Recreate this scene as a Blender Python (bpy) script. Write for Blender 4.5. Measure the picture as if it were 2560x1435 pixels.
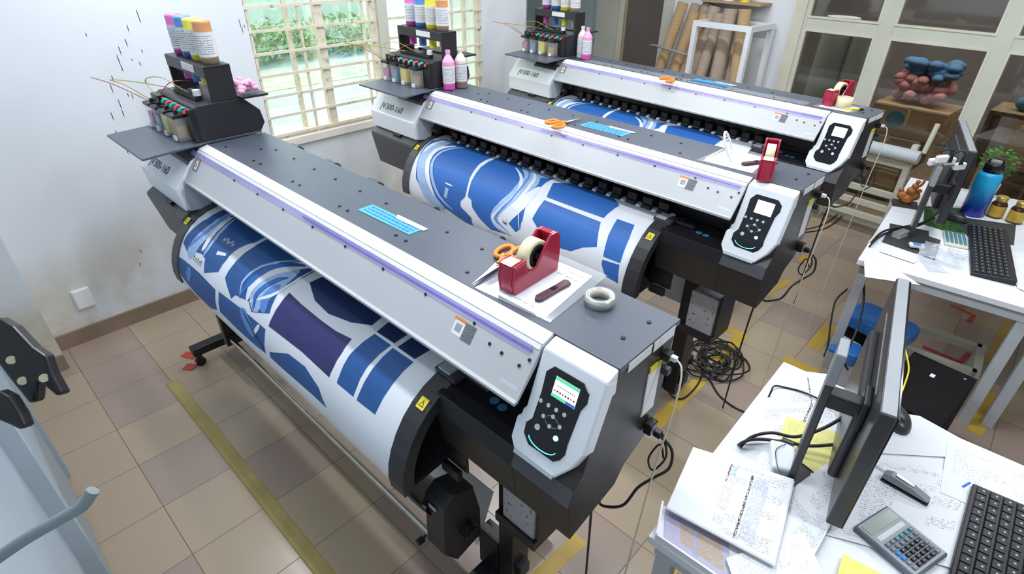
import bpy, bmesh, math, random
from math import pi, sin, cos
from mathutils import Vector, Matrix
random.seed(7)
C = bpy.context.scene.collection
sc = bpy.context.scene
for _o in list(bpy.data.objects): bpy.data.objects.remove(_o)

# ---------------------------------------------------------------- camera
CAM = Vector((0.4771, -0.869, 2.1973)); YAW, PIT, ROL, FPX = -.7512, -.559, .0127, 1396.0
_f = Vector((cos(PIT)*sin(YAW), cos(PIT)*cos(YAW), sin(PIT)))
_r0 = Vector((cos(YAW), -sin(YAW), 0)); _u0 = _r0.cross(_f)
_r = _r0*cos(ROL) + _u0*sin(ROL); _u = _u0*cos(ROL) - _r0*sin(ROL)
cd = bpy.data.cameras.new('camera'); cam = bpy.data.objects.new('camera', cd); C.objects.link(cam)
cd.sensor_width = 36; cd.lens = FPX/2560*36; cd.clip_start = .05; cd.clip_end = 60
cam.matrix_world = Matrix(((_r.x, _u.x, -_f.x, CAM.x), (_r.y, _u.y, -_f.y, CAM.y), (_r.z, _u.z, -_f.z, CAM.z), (0, 0, 0, 1)))
cd.dof.use_dof = False
sc.camera = cam

# ---------------------------------------------------------------- world, light, exposure
w = bpy.data.worlds.new('World'); sc.world = w; w.use_nodes = True
nt = w.node_tree; nt.nodes.clear()
wo = nt.nodes.new('ShaderNodeOutputWorld'); bg = nt.nodes.new('ShaderNodeBackground')
sky = nt.nodes.new('ShaderNodeTexSky'); sky.sky_type = 'NISHITA'; sky.sun_disc = False
sky.sun_elevation = math.radians(48); sky.sun_rotation = math.radians(250); sky.air_density = 1.3; sky.dust_density = 2.5
nt.links.new(sky.outputs[0], bg.inputs[0]); bg.inputs[1].default_value = .8
nt.links.new(bg.outputs[0], wo.inputs[0])
sc.view_settings.view_transform = 'Standard'; sc.view_settings.look = 'None'
sc.view_settings.exposure = 0.36; sc.view_settings.gamma = 1; sc.view_settings.use_curve_mapping = False

def area(name, loc, rot, sx, sy, power, col=(1, 1, 1)):
    l = bpy.data.lights.new(name, 'AREA'); l.shape = 'RECTANGLE'; l.size = sx; l.size_y = sy; l.energy = power; l.color = col
    o = bpy.data.objects.new(name, l); C.objects.link(o); o.location = loc; o.rotation_euler = rot
    return o
FA_ = -.09
# light of the ceiling tubes (each sits just under its fixture) and daylight entering through the window openings
TUBES = [(-2.75, .15), (-.75, .15), (-2.0, 1.75), (-.25, 1.8), (-1.7, 3.4), (.7, 3.3), (-.75, -.72), (1.3, .6)]
for i, (tx, ty) in enumerate(TUBES):
    area('tube_light', (tx, ty, 2.98), (0, 0, 0), 1.2, .12, 19 if i != 6 else 4.5, (.88, .93, 1))
_p = area('window_portal', (-3.62, 1.83, 1.62), (0, math.radians(-90), 0), 1.36, 2.2, 1); _p.data.cycles.is_portal = True
area('backroom_fill_light', (-.4, 5.35, 2.9), (math.radians(25), 0, FA_), 3.5, .3, 120, (1, .93, .84))  # no fixture; added near the glass so the carton fronts catch light

# ---------------------------------------------------------------- materials
def mat(name, col, rough=.5, metal=0, noise=0, nscale=8, emit=0, alpha=1, trans=0, bump=0, ecol=None, coat=0, spec=None, ior=1.45):
    m = bpy.data.materials.new(name); m.use_nodes = True; t = m.node_tree; b = t.nodes['Principled BSDF']
    b.inputs['Base Color'].default_value = (*col, 1); b.inputs['Roughness'].default_value = rough; b.inputs['Metallic'].default_value = metal
    b.inputs['IOR'].default_value = ior
    if coat: b.inputs['Coat Weight'].default_value = coat
    if spec is not None: b.inputs['Specular IOR Level'].default_value = spec
    if alpha < 1: b.inputs['Alpha'].default_value = alpha
    if trans: b.inputs['Transmission Weight'].default_value = trans
    if emit:
        b.inputs['Emission Color'].default_value = (*(ecol or col), 1); b.inputs['Emission Strength'].default_value = emit
    if noise or bump:
        tc = t.nodes.new('ShaderNodeTexCoord'); n = t.nodes.new('ShaderNodeTexNoise'); n.inputs['Scale'].default_value = nscale; n.inputs['Detail'].default_value = 5
        t.links.new(tc.outputs['Object'], n.inputs['Vector'])
        if noise:
            r = t.nodes.new('ShaderNodeValToRGB'); r.color_ramp.elements[0].position = .3; r.color_ramp.elements[1].position = .7
            r.color_ramp.elements[0].color = (*[c*(1-noise) for c in col], 1); r.color_ramp.elements[1].color = (*[min(1, c*(1+noise*.6)) for c in col], 1)
            t.links.new(n.outputs['Fac'], r.inputs['Fac']); t.links.new(r.outputs[0], b.inputs['Base Color'])
        if bump:
            bp = t.nodes.new('ShaderNodeBump'); bp.inputs['Strength'].default_value = bump; bp.inputs['Distance'].default_value = .01
            t.links.new(n.outputs['Fac'], bp.inputs['Height']); t.links.new(bp.outputs[0], b.inputs['Normal'])
    return m

class NT:
    """small node-graph helper"""
    def __init__(s, name, rough=.5):
        s.m = bpy.data.materials.new(name); s.m.use_nodes = True; s.t = s.m.node_tree; s.b = s.t.nodes['Principled BSDF']; s.b.inputs['Roughness'].default_value = rough
        s.tc = s.t.nodes.new('ShaderNodeTexCoord')
    def n(s, kind, **kw):
        x = s.t.nodes.new(kind)
        for k, v in kw.items():
            if hasattr(x, k): setattr(x, k, v)
            else: x.inputs[k.replace('_', ' ')].default_value = v
        return x
    def l(s, a, b): s.t.links.new(a, b)
    def math(s, op, a, b=None):
        x = s.t.nodes.new('ShaderNodeMath'); x.operation = op
        for i, v in enumerate((a, b)):
            if v is None: continue
            if isinstance(v, (int, float)): x.inputs[i].default_value = v
            else: s.l(v, x.inputs[i])
        return x.outputs[0]
    def mix(s, f, a, b):
        x = s.t.nodes.new('ShaderNodeMix'); x.data_type = 'RGBA'
        for i, v in ((0, f), (6, a), (7, b)):
            if isinstance(v, (int, float)): x.inputs[i].default_value = v
            elif isinstance(v, tuple): x.inputs[i].default_value = (*v, 1)
            else: s.l(v, x.inputs[i])
        return x.outputs[2]

def mat_tiles():
    k = NT('floor_tiles', .22); sep = k.n('ShaderNodeSeparateXYZ'); k.l(k.tc.outputs['Object'], sep.inputs[0])
    u = k.math('DIVIDE', k.math('ADD', sep.outputs[0], 3.0938+.3336*20), .3336); v = k.math('DIVIDE', k.math('ADD', sep.outputs[1], .7635+.3336*20), .3336)
    cu = k.math('FLOOR', u); cv = k.math('FLOOR', v); cb = k.n('ShaderNodeCombineXYZ'); k.l(cu, cb.inputs[0]); k.l(cv, cb.inputs[1])
    wn = k.n('ShaderNodeTexWhiteNoise'); k.l(cb.outputs[0], wn.inputs['Vector'])
    pink = k.math('GREATER_THAN', wn.outputs['Value'], .66)
    base = k.mix(pink, (.40, .312, .22), (.335, .25, .21))
    ns = k.n('ShaderNodeTexNoise', Scale=2.5, Detail=4.0); k.l(k.tc.outputs['Object'], ns.inputs['Vector'])
    base2 = k.mix(k.math('MULTIPLY', ns.outputs['Fac'], .30), base, (.52, .41, .29))
    fu = k.math('FRACT', u); fv = k.math('FRACT', v)
    e = k.math('MAXIMUM', k.math('ABSOLUTE', k.math('SUBTRACT', fu, .5)), k.math('ABSOLUTE', k.math('SUBTRACT', fv, .5)))
    g = k.math('GREATER_THAN', e, .4945)
    k.l(k.mix(g, base2, (.16, .125, .09)), k.b.inputs['Base Color'])
    rr = k.math('ADD', k.math('MULTIPLY', g, .5), .24); k.l(rr, k.b.inputs['Roughness'])
    bp = k.n('ShaderNodeBump', Strength=.25, Distance=.002); bp.invert = True; k.l(g, bp.inputs['Height']); k.l(bp.outputs[0], k.b.inputs['Normal'])
    return k.m
def mat_wall(name, col=(.80, .83, .86), dirt=(.62, .56, .40), marks=False):
    k = NT(name, .75); ns = k.n('ShaderNodeTexNoise', Scale=1.6, Detail=7.0, Roughness=.6); k.l(k.tc.outputs['Object'], ns.inputs['Vector'])
    sep = k.n('ShaderNodeSeparateXYZ'); k.l(k.tc.outputs['Object'], sep.inputs[0])
    low = k.math('SUBTRACT', 1.0, k.math('MULTIPLY', sep.outputs[2], 1.35))
    lowc = k.n('ShaderNodeClamp'); k.l(low, lowc.inputs[0])
    nn = k.math('MULTIPLY', k.math('GREATER_THAN', ns.outputs['Fac'], .42), k.math('SUBTRACT', ns.outputs['Fac'], .42))
    f = k.math('MULTIPLY', k.math('MULTIPLY', nn, lowc.outputs[0]), 7.5)
    fc = k.n('ShaderNodeClamp'); k.l(f, fc.inputs[0])
    c1 = k.mix(fc.outputs[0], col, dirt)
    if marks:   # black ink splashes running down the plaster
        mp = k.n('ShaderNodeMapping'); mp.inputs['Scale'].default_value = (1, 8, 1.9); k.l(k.tc.outputs['Object'], mp.inputs[0])
        v = k.n('ShaderNodeTexVoronoi', Scale=2.4); k.l(mp.outputs[0], v.inputs['Vector'])
        n2 = k.n('ShaderNodeTexNoise', Scale=2.2, Detail=2.0); k.l(k.tc.outputs['Object'], n2.inputs['Vector'])
        inside = k.math('MULTIPLY', k.math('LESS_THAN', v.outputs['Distance'], .10), k.math('GREATER_THAN', n2.outputs['Fac'], .50))
        box = k.math('MULTIPLY', k.math('GREATER_THAN', sep.outputs[2], 1.18), k.math('LESS_THAN', k.math('ABSOLUTE', k.math('ADD', sep.outputs[1], -.05)), .24))
        c1 = k.mix(k.math('MULTIPLY', inside, box), c1, (.05, .05, .06))
    k.l(c1, k.b.inputs['Base Color'])
    bp = k.n('ShaderNodeBump', Strength=.12, Distance=.01); k.l(ns.outputs['Fac'], bp.inputs['Height']); k.l(bp.outputs[0], k.b.inputs['Normal'])
    return k.m
def mat_paper(name, rows=24, ink=(.25, .27, .32), dens=.5, col=(.88, .90, .93), box=None, colsx=60, blocks=None):
    """printed sheet; UV 0..1 across the sheet; text rows made of broken dashes"""
    k = NT(name, .6); sep = k.n('ShaderNodeSeparateXYZ'); k.l(k.tc.outputs['UV'], sep.inputs[0])
    u, v = sep.outputs[0], sep.outputs[1]; rows = int(rows*1.5); colsx = 150
    rv = k.math('MULTIPLY', v, float(rows)); ru = k.math('MULTIPLY', u, float(colsx))
    line = k.math('LESS_THAN', k.math('FRACT', rv), .42)
    cb = k.n('ShaderNodeCombineXYZ'); k.l(k.math('FLOOR', ru), cb.inputs[0]); k.l(k.math('FLOOR', rv), cb.inputs[1])
    wn = k.n('ShaderNodeTexWhiteNoise'); k.l(cb.outputs[0], wn.inputs['Vector'])
    dash = k.math('LESS_THAN', wn.outputs['Value'], dens)
    cb2 = k.n('ShaderNodeCombineXYZ'); k.l(k.math('FLOOR', k.math('MULTIPLY', u, 4.0)), cb2.inputs[0]); k.l(k.math('FLOOR', k.math('MULTIPLY', v, rows/5)), cb2.inputs[1])
    wn2 = k.n('ShaderNodeTexWhiteNoise'); k.l(cb2.outputs[0], wn2.inputs['Vector'])
    par = k.math('LESS_THAN', wn2.outputs['Value'], .62)
    x0, x1, y0, y1 = box or (.08, .92, .08, .92)
    ins = k.math('MULTIPLY', k.math('MULTIPLY', k.math('GREATER_THAN', u, x0), k.math('LESS_THAN', u, x1)), k.math('MULTIPLY', k.math('GREATER_THAN', v, y0), k.math('LESS_THAN', v, y1)))
    f = k.math('MULTIPLY', k.math('MULTIPLY', line, dash), k.math('MULTIPLY', par, ins))
    c = k.mix(k.math('MULTIPLY', f, .75), col, ink)
    for (a0, a1, b0, b1, cc) in (blocks or []):
        q = k.math('MULTIPLY', k.math('MULTIPLY', k.math('GREATER_THAN', u, a0), k.math('LESS_THAN', u, a1)), k.math('MULTIPLY', k.math('GREATER_THAN', v, b0), k.math('LESS_THAN', v, b1)))
        cn = k.n('ShaderNodeTexWhiteNoise'); cbx = k.n('ShaderNodeCombineXYZ'); k.l(k.math('FLOOR', k.math('MULTIPLY', u, 150.0)), cbx.inputs[0]); k.l(k.math('FLOOR', k.math('MULTIPLY', v, 90.0)), cbx.inputs[1]); k.l(cbx.outputs[0], cn.inputs['Vector'])
        q = k.math('MULTIPLY', q, k.math('GREATER_THAN', cn.outputs['Value'], .35))
        c = k.mix(q, c, cc)
    k.l(c, k.b.inputs['Base Color']); return k.m
def mat_fabric_blue(name, col):
    """printed ink with fine streaks along the roll"""
    k = NT(name, .5); mp = k.n('ShaderNodeMapping'); mp.inputs['Scale'].default_value = (6, 90, 90); k.l(k.tc.outputs['Object'], mp.inputs[0])
    ns = k.n('ShaderNodeTexNoise', Scale=1.0, Detail=3.0); k.l(mp.outputs[0], ns.inputs['Vector'])
    k.l(k.mix(k.math('MULTIPLY', ns.outputs['Fac'], .8), tuple(c*.72 for c in col), tuple(min(1, c*1.3) for c in col)), k.b.inputs['Base Color']); return k.m
def mat_card(name, col):
    k = NT(name, .8); wv = k.n('ShaderNodeTexWave', Scale=9.0, Distortion=1.0); wv.bands_direction = 'Z'; k.l(k.tc.outputs['Object'], wv.inputs['Vector'])
    k.l(k.mix(k.math('MULTIPLY', wv.outputs['Fac'], .35), col, tuple(c*.82 for c in col)), k.b.inputs['Base Color']); return k.m
def mat_wornbar():
    k = NT('worn_cream_paint', .55); ns = k.n('ShaderNodeTexNoise', Scale=22.0, Detail=8.0, Roughness=.7); k.l(k.tc.outputs['Object'], ns.inputs['Vector'])
    f = k.n('ShaderNodeClamp'); k.l(k.math('MULTIPLY', k.math('SUBTRACT', ns.outputs['Fac'], .55), 7.0), f.inputs[0])
    k.l(k.mix(f.outputs[0], (.80, .73, .58), (.36, .25, .14)), k.b.inputs['Base Color']); return k.m
def mat_glass(name, tint=(.85, .92, .86), rough=.03, mixf=.12):
    """thin pane: mostly lets light through, a little mirror"""
    k = NT(name, rough); t = k.t; tr = k.n('ShaderNodeBsdfTransparent'); tr.inputs[0].default_value = (*tint, 1)
    gl = k.n('ShaderNodeBsdfGlossy'); gl.inputs['Roughness'].default_value = rough
    lw = k.n('ShaderNodeLayerWeight', Blend=.25); f = k.math('ADD', k.math('MULTIPLY', lw.outputs['Fresnel'], .6), mixf*.3)
    mx = k.n('ShaderNodeMixShader'); k.l(f, mx.inputs[0]); k.l(tr.outputs[0], mx.inputs[1]); k.l(gl.outputs[0], mx.inputs[2])
    k.l(mx.outputs[0], t.nodes['Material Output'].inputs[0]); return k.m
def mat_speckle(name, a, b, scale=120, thr=.62):
    k = NT(name, .6); ns = k.n('ShaderNodeTexNoise', Scale=float(scale), Detail=3.0); k.l(k.tc.outputs['Object'], ns.inputs['Vector'])
    k.l(k.mix(k.math('GREATER_THAN', ns.outputs['Fac'], thr), a, b), k.b.inputs['Base Color']); return k.m

M = {}
def defm():
    M['tiles'] = mat_tiles(); M['wall'] = mat_wall('white_plaster', marks=False); M['wallink'] = mat_wall('ink_splashed_plaster', marks=False)
    M['white_wall'] = mat_wall('far_white_paint', (.78, .80, .82), (.6, .55, .45))
    M['ceil'] = mat('ceiling_paint', (.8, .8, .8), .9, noise=.03)
    M['skirt'] = mat('brown_skirting_tile', (.30, .215, .155), .35, noise=.12, nscale=5)
    M['sill'] = mat_wall('sill_plaster', (.86, .82, .74), (.5, .4, .28))
    M['bar'] = mat_wornbar(); M['pane'] = mat_glass('teal_window_glass', (.82, .89, .83), .02, .55)
    M['farpane'] = mat_glass('partition_glass', (.60, .60, .57), .04, .3)
    M['frosted'] = mat('frosted_teal_glass', (.42, .52, .50), .25, noise=.06, nscale=2)
    M['cream'] = mat('cream_frame_paint', (.68, .66, .53), .45, noise=.08, nscale=4)
    M['creamw'] = mat('pale_frame_paint', (.62, .62, .52), .45, noise=.06, nscale=4)
    M['rackblk'] = mat('rack_black_metal', (.022, .022, .026), .4, noise=.06, nscale=6)
    M['dark'] = mat('charcoal_metal_plate', (.085, .098, .125), .38, noise=.05, nscale=3)
    M['darkw'] = mat('charcoal_plastic', (.034, .034, .037), .45, noise=.08, nscale=6)
    M['darkgrey'] = mat('dark_grey_plastic', (.075, .076, .084), .42, noise=.06, nscale=6)
    M['bodydark'] = mat('black_brown_metal', (.028, .024, .022), .4, noise=.08, nscale=4)
    M['black'] = mat('black_plastic', (.012, .012, .015), .35, noise=.1, nscale=20)
    M['gloss'] = mat('glossy_black', (.010, .010, .014), .12, noise=.05)
    M['cover'] = mat('light_grey_cover', (.50, .51, .52), .35, noise=.03, nscale=3)
    M['white'] = mat('white_plastic', (.84, .86, .90), .32, noise=.02, nscale=5)
    M['ledge'] = mat('white_ledge', (.90, .91, .92), .3, noise=.02)
    M['lav'] = mat('lavender_film', (.55, .50, .92), .25, noise=.25, nscale=3, alpha=.38)  # protective film whose purple reflection is put into its colour
    M['violet'] = mat('violet_film_strip', (.24, .17, .62), .25, noise=.2, nscale=2)  # film edge, with the same reflection put into the colour
    M['alum'] = mat('brushed_steel', (.55, .54, .50), .25, 1, noise=.1, nscale=30)
    M['sheet'] = mat('white_transfer_paper', (.84, .86, .90), .5, noise=.02, nscale=4)
    M['blue'] = mat_fabric_blue('blue_ink_bright', (.030, .150, .50)); M['blue1'] = mat_fabric_blue('blue_ink_deep', (.022, .105, .33))
    M['navy'] = mat_fabric_blue('navy_ink', (.015, .040, .14)); M['indigo'] = mat_fabric_blue('indigo_ink', (.035, .032, .15))
    M['sky'] = mat_fabric_blue('pale_blue_ink', (.38, .55, .86)); M['mid'] = mat_fabric_blue('mid_blue_ink', (.12, .28, .66))
    M['core'] = mat('cardboard_core', (.62, .55, .40), .7, noise=.1)
    M['offw'] = mat('cream_paper_roll', (.70, .67, .58), .6, noise=.04)
    M['label'] = mat('white_label', (.80, .80, .80), .5, noise=.05, nscale=60); M['orange'] = mat('orange_label', (.75, .25, .07), .5, noise=.05)
    M['speck'] = mat_speckle('printed_grey_label', (.20, .21, .23), (.10, .10, .11), 420, .5)
    M['qr'] = mat('plain_grey_patch', (.35, .36, .38), .5, noise=.2, nscale=90)
    M['yellow'] = mat('warning_yellow', (.85, .72, .04), .45, noise=.03); M['ink'] = mat('black_ink', (.02, .02, .025), .5, noise=.05)
    M['olive'] = mat('olive_lettering', (.13, .13, .03), .5, noise=.1)
    M['btn'] = mat('pale_button', (.60, .62, .62), .4, noise=.05)
    M['scrg'] = mat('screen_green', (.10, .62, .30), .3, noise=.02, emit=.55, ecol=(.10, .62, .30)); M['scrw'] = mat('screen_white', (.85, .9, .98), .3, noise=.02, emit=.75, ecol=(.85, .9, 1))
    M['scrb'] = mat('screen_blue', (.05, .12, .45), .3, noise=.02, emit=.5, ecol=(.05, .12, .5)); M['scrr'] = mat('screen_red', (.75, .06, .06), .3, noise=.02, emit=.4)
    M['teal'] = mat('teal_light_bar', (.1, .85, .85), .3, noise=.02, emit=1.6, ecol=(.08, .80, .85)); M['glow'] = mat('lit_blue_button', (.5, .6, 1), .3, noise=.02, emit=1.6, ecol=(.25, .38, 1))
    M['clear'] = mat('clear_tank_plastic', (.85, .87, .87), .12, noise=.03, alpha=.22)
    M['film'] = mat('clear_film', (.8, .83, .86), .08, noise=.05, alpha=.14)
    M['bag'] = mat('clear_plastic_bag', (.80, .85, .90), .12, noise=.2, nscale=30, alpha=.45, bump=.6)
    for n, c in dict(mag=(.62, .10, .42), magd=(.30, .04, .22), magl=(.90, .22, .60), cy=(.06, .18, .50), cyd=(.03, .10, .28), cyl=(.12, .30, .72), ye=(.88, .78, .05), yed=(.50, .42, .03), yel=(.95, .88, .12), gy=(.36, .30, .27), gyd=(.22, .17, .14), gyl=(.72, .34, .14), pinkc=(.92, .42, .66), greyc=(.80, .72, .62),
                     tinkm=(.42, .07, .20), tinkc=(.04, .16, .30), tinky=(.62, .52, .05), tinkk=(.34, .20, .08)).items():
        M[n] = mat('ink_'+n, c, .3, noise=.06, nscale=12)
    M['clipt'] = mat('teal_clip', (.02, .50, .50), .35, noise=.05); M['clipr'] = mat('red_clip', (.75, .10, .07), .35, noise=.05)
    M['red'] = mat('glossy_crimson_plastic', (.42, .018, .055), .18, noise=.05, nscale=4, coat=.3); M['redd'] = mat('dark_red_inside', (.22, .01, .03), .3, noise=.05)
    M['tape'] = mat('masking_tape', (.80, .72, .48), .55, noise=.06, nscale=30); M['silver'] = mat('silver_tape', (.62, .66, .60), .25, .6, noise=.15, nscale=25)
    M['orangep'] = mat('orange_plastic', (.85, .28, .04), .35, noise=.05); M['steel'] = mat('steel_blade', (.62, .63, .66), .2, 1, noise=.05)
    M['cyan'] = mat('cyan_sign_paper', (.08, .42, .68), .35, noise=.08, nscale=8); M['cyand'] = mat('sign_lettering_blue', (.03, .14, .36), .5, noise=.05)
    M['paper'] = mat('plain_white_paper', (.87, .89, .93), .6, noise=.02, nscale=3)
    M['knife'] = mat('maroon_plastic', (.10, .045, .055), .4, noise=.1, nscale=20)
    M['floortape'] = mat('yellow_floor_tape', (.42, .32, .11), .5, noise=.15, nscale=7); M['goldtape'] = mat('gold_floor_tape', (.58, .38, .06), .4, noise=.12, nscale=7)
    M['redtape'] = mat('red_floor_tape', (.52, .05, .04), .5, noise=.12, nscale=9)
    M['cable'] = mat('black_cable_rubber', (.014, .014, .016), .4, noise=.1); M['wcable'] = mat('cream_cable', (.72, .68, .55), .4, noise=.04)
    M['desk'] = mat('white_laminate', (.84, .86, .90), .35, noise=.02, nscale=2); M['leg'] = mat('grey_white_leg_paint', (.55, .59, .62), .4, noise=.05)
    M['monback'] = mat('monitor_back_plastic', (.045, .045, .05), .3, noise=.05, nscale=4); M['monedge'] = mat('monitor_grey_top', (.30, .32, .34), .35, noise=.05)
    M['screen'] = mat('dark_screen', (.02, .022, .03), .1, noise=.05)
    M['key'] = mat('black_keycap', (.022, .022, .026), .4, noise=.1, nscale=40); M['kb'] = mat('keyboard_shell', (.014, .014, .018), .38, noise=.08)
    M['keyl'] = mat('key_lettering', (.55, .55, .6), .5, noise=.05)
    M['calc'] = mat('calculator_grey', (.36, .40, .43), .35, noise=.04); M['calcd'] = mat('calculator_rim', (.13, .15, .17), .3, noise=.05); M['lcd'] = mat('lcd_green', (.34, .40, .34), .2, noise=.03)
    M['ckey'] = mat('calculator_key', (.20, .22, .26), .4, noise=.06); M['ckeyt'] = mat('calculator_teal_key', (.10, .28, .34), .4, noise=.06); M['ckeyb'] = mat('calculator_blue_key', (.03, .22, .62), .4, noise=.06)
    M['bottle'] = None
    M['gold'] = mat('gold_cap_foil', (.75, .52, .12), .3, .7, noise=.08); M['amber'] = mat('dark_amber_glass', (.05, .02, .01), .15, noise=.1); M['goldl'] = mat('gold_label', (.62, .40, .05), .4, noise=.15, nscale=60)
    M['leaf'] = mat('leaf_green', (.05, .25, .03), .45, noise=.3, nscale=20); M['orn'] = mat('orange_brown_resin', (.42, .14, .03), .35, noise=.4, nscale=30); M['ornb'] = mat('dark_wood_base', (.05, .035, .03), .4, noise=.2)
    M['padg'] = mat_speckle('leafy_mouse_mat', (.03, .13, .015), (.01, .03, .008), 60, .52); M['padd'] = mat('dark_mouse_mat', (.045, .05, .055), .6, noise=.1)
    M['binblue'] = mat('blue_plastic_lid', (.035, .19, .56), .3, noise=.06, nscale=5); M['case'] = mat('black_case', (.008, .007, .008), .7, noise=.15, spec=.15)
    M['sticky'] = mat('yellow_note', (.88, .84, .22), .6, noise=.03); M['ypaper'] = mat_paper('yellow_receipt', 30, (.3, .25, .1), .25, (.86, .82, .30))
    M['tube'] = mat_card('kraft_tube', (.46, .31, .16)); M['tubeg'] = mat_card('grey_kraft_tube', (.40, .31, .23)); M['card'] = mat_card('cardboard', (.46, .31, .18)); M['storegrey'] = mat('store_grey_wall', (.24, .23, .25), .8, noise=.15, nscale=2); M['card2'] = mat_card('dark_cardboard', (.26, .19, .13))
    M['cardblue'] = mat('blue_stamp', (.05, .20, .34), .6, noise=.15); M['sack'] = mat('white_sack', (.55, .60, .62), .6, noise=.12, nscale=5, bump=.5)
    M['bluec'] = mat('blue_cloth', (.10, .24, .48), .7, noise=.2); M['pinkc2'] = mat('pink_cloth', (.55, .25, .28), .7, noise=.25)
    M['tubelit'] = mat('lit_tube', (1, 1, 1), .5, noise=.01, emit=6, ecol=(.9, .95, 1)); M['brfloor'] = mat('store_floor', (.25, .20, .15), .6, noise=.1)
    M['grass'] = mat('garden_grass', (.50, .58, .32), .9, noise=.3, nscale=3); M['yard'] = mat('mottled_yard', (.46, .50, .40), .9, noise=.35, nscale=.7); M['hedge'] = mat('hedge_leaves', (.42, .52, .26), .9, noise=.4, nscale=9, bump=1)  # yard is plain grey-green with random tone
    M['yardwall'] = mat('yard_wall', (.88, .86, .66), .9, noise=.08); M['paleblue'] = mat('shaded_pale_blue_paint', (.46, .54, .60), .5, noise=.05, nscale=2); M['greyhook'] = mat('grey_rod', (.22, .27, .28), .45, noise=.06)  # pale blue wall paint made darker to carry the shade beside the camera
    M['hook'] = mat('black_clip_plastic', (.010, .010, .012), .3, noise=.1)
    M['wirey'] = mat('yellow_wire', (.45, .38, .08), .4, noise=.05); M['wirer'] = mat('red_wire', (.42, .10, .08), .4, noise=.05)
    M['waste'] = mat_speckle('ink_spotted_tank', (.42, .41, .42), (.14, .13, .14), 70, .63)
defm()

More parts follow.
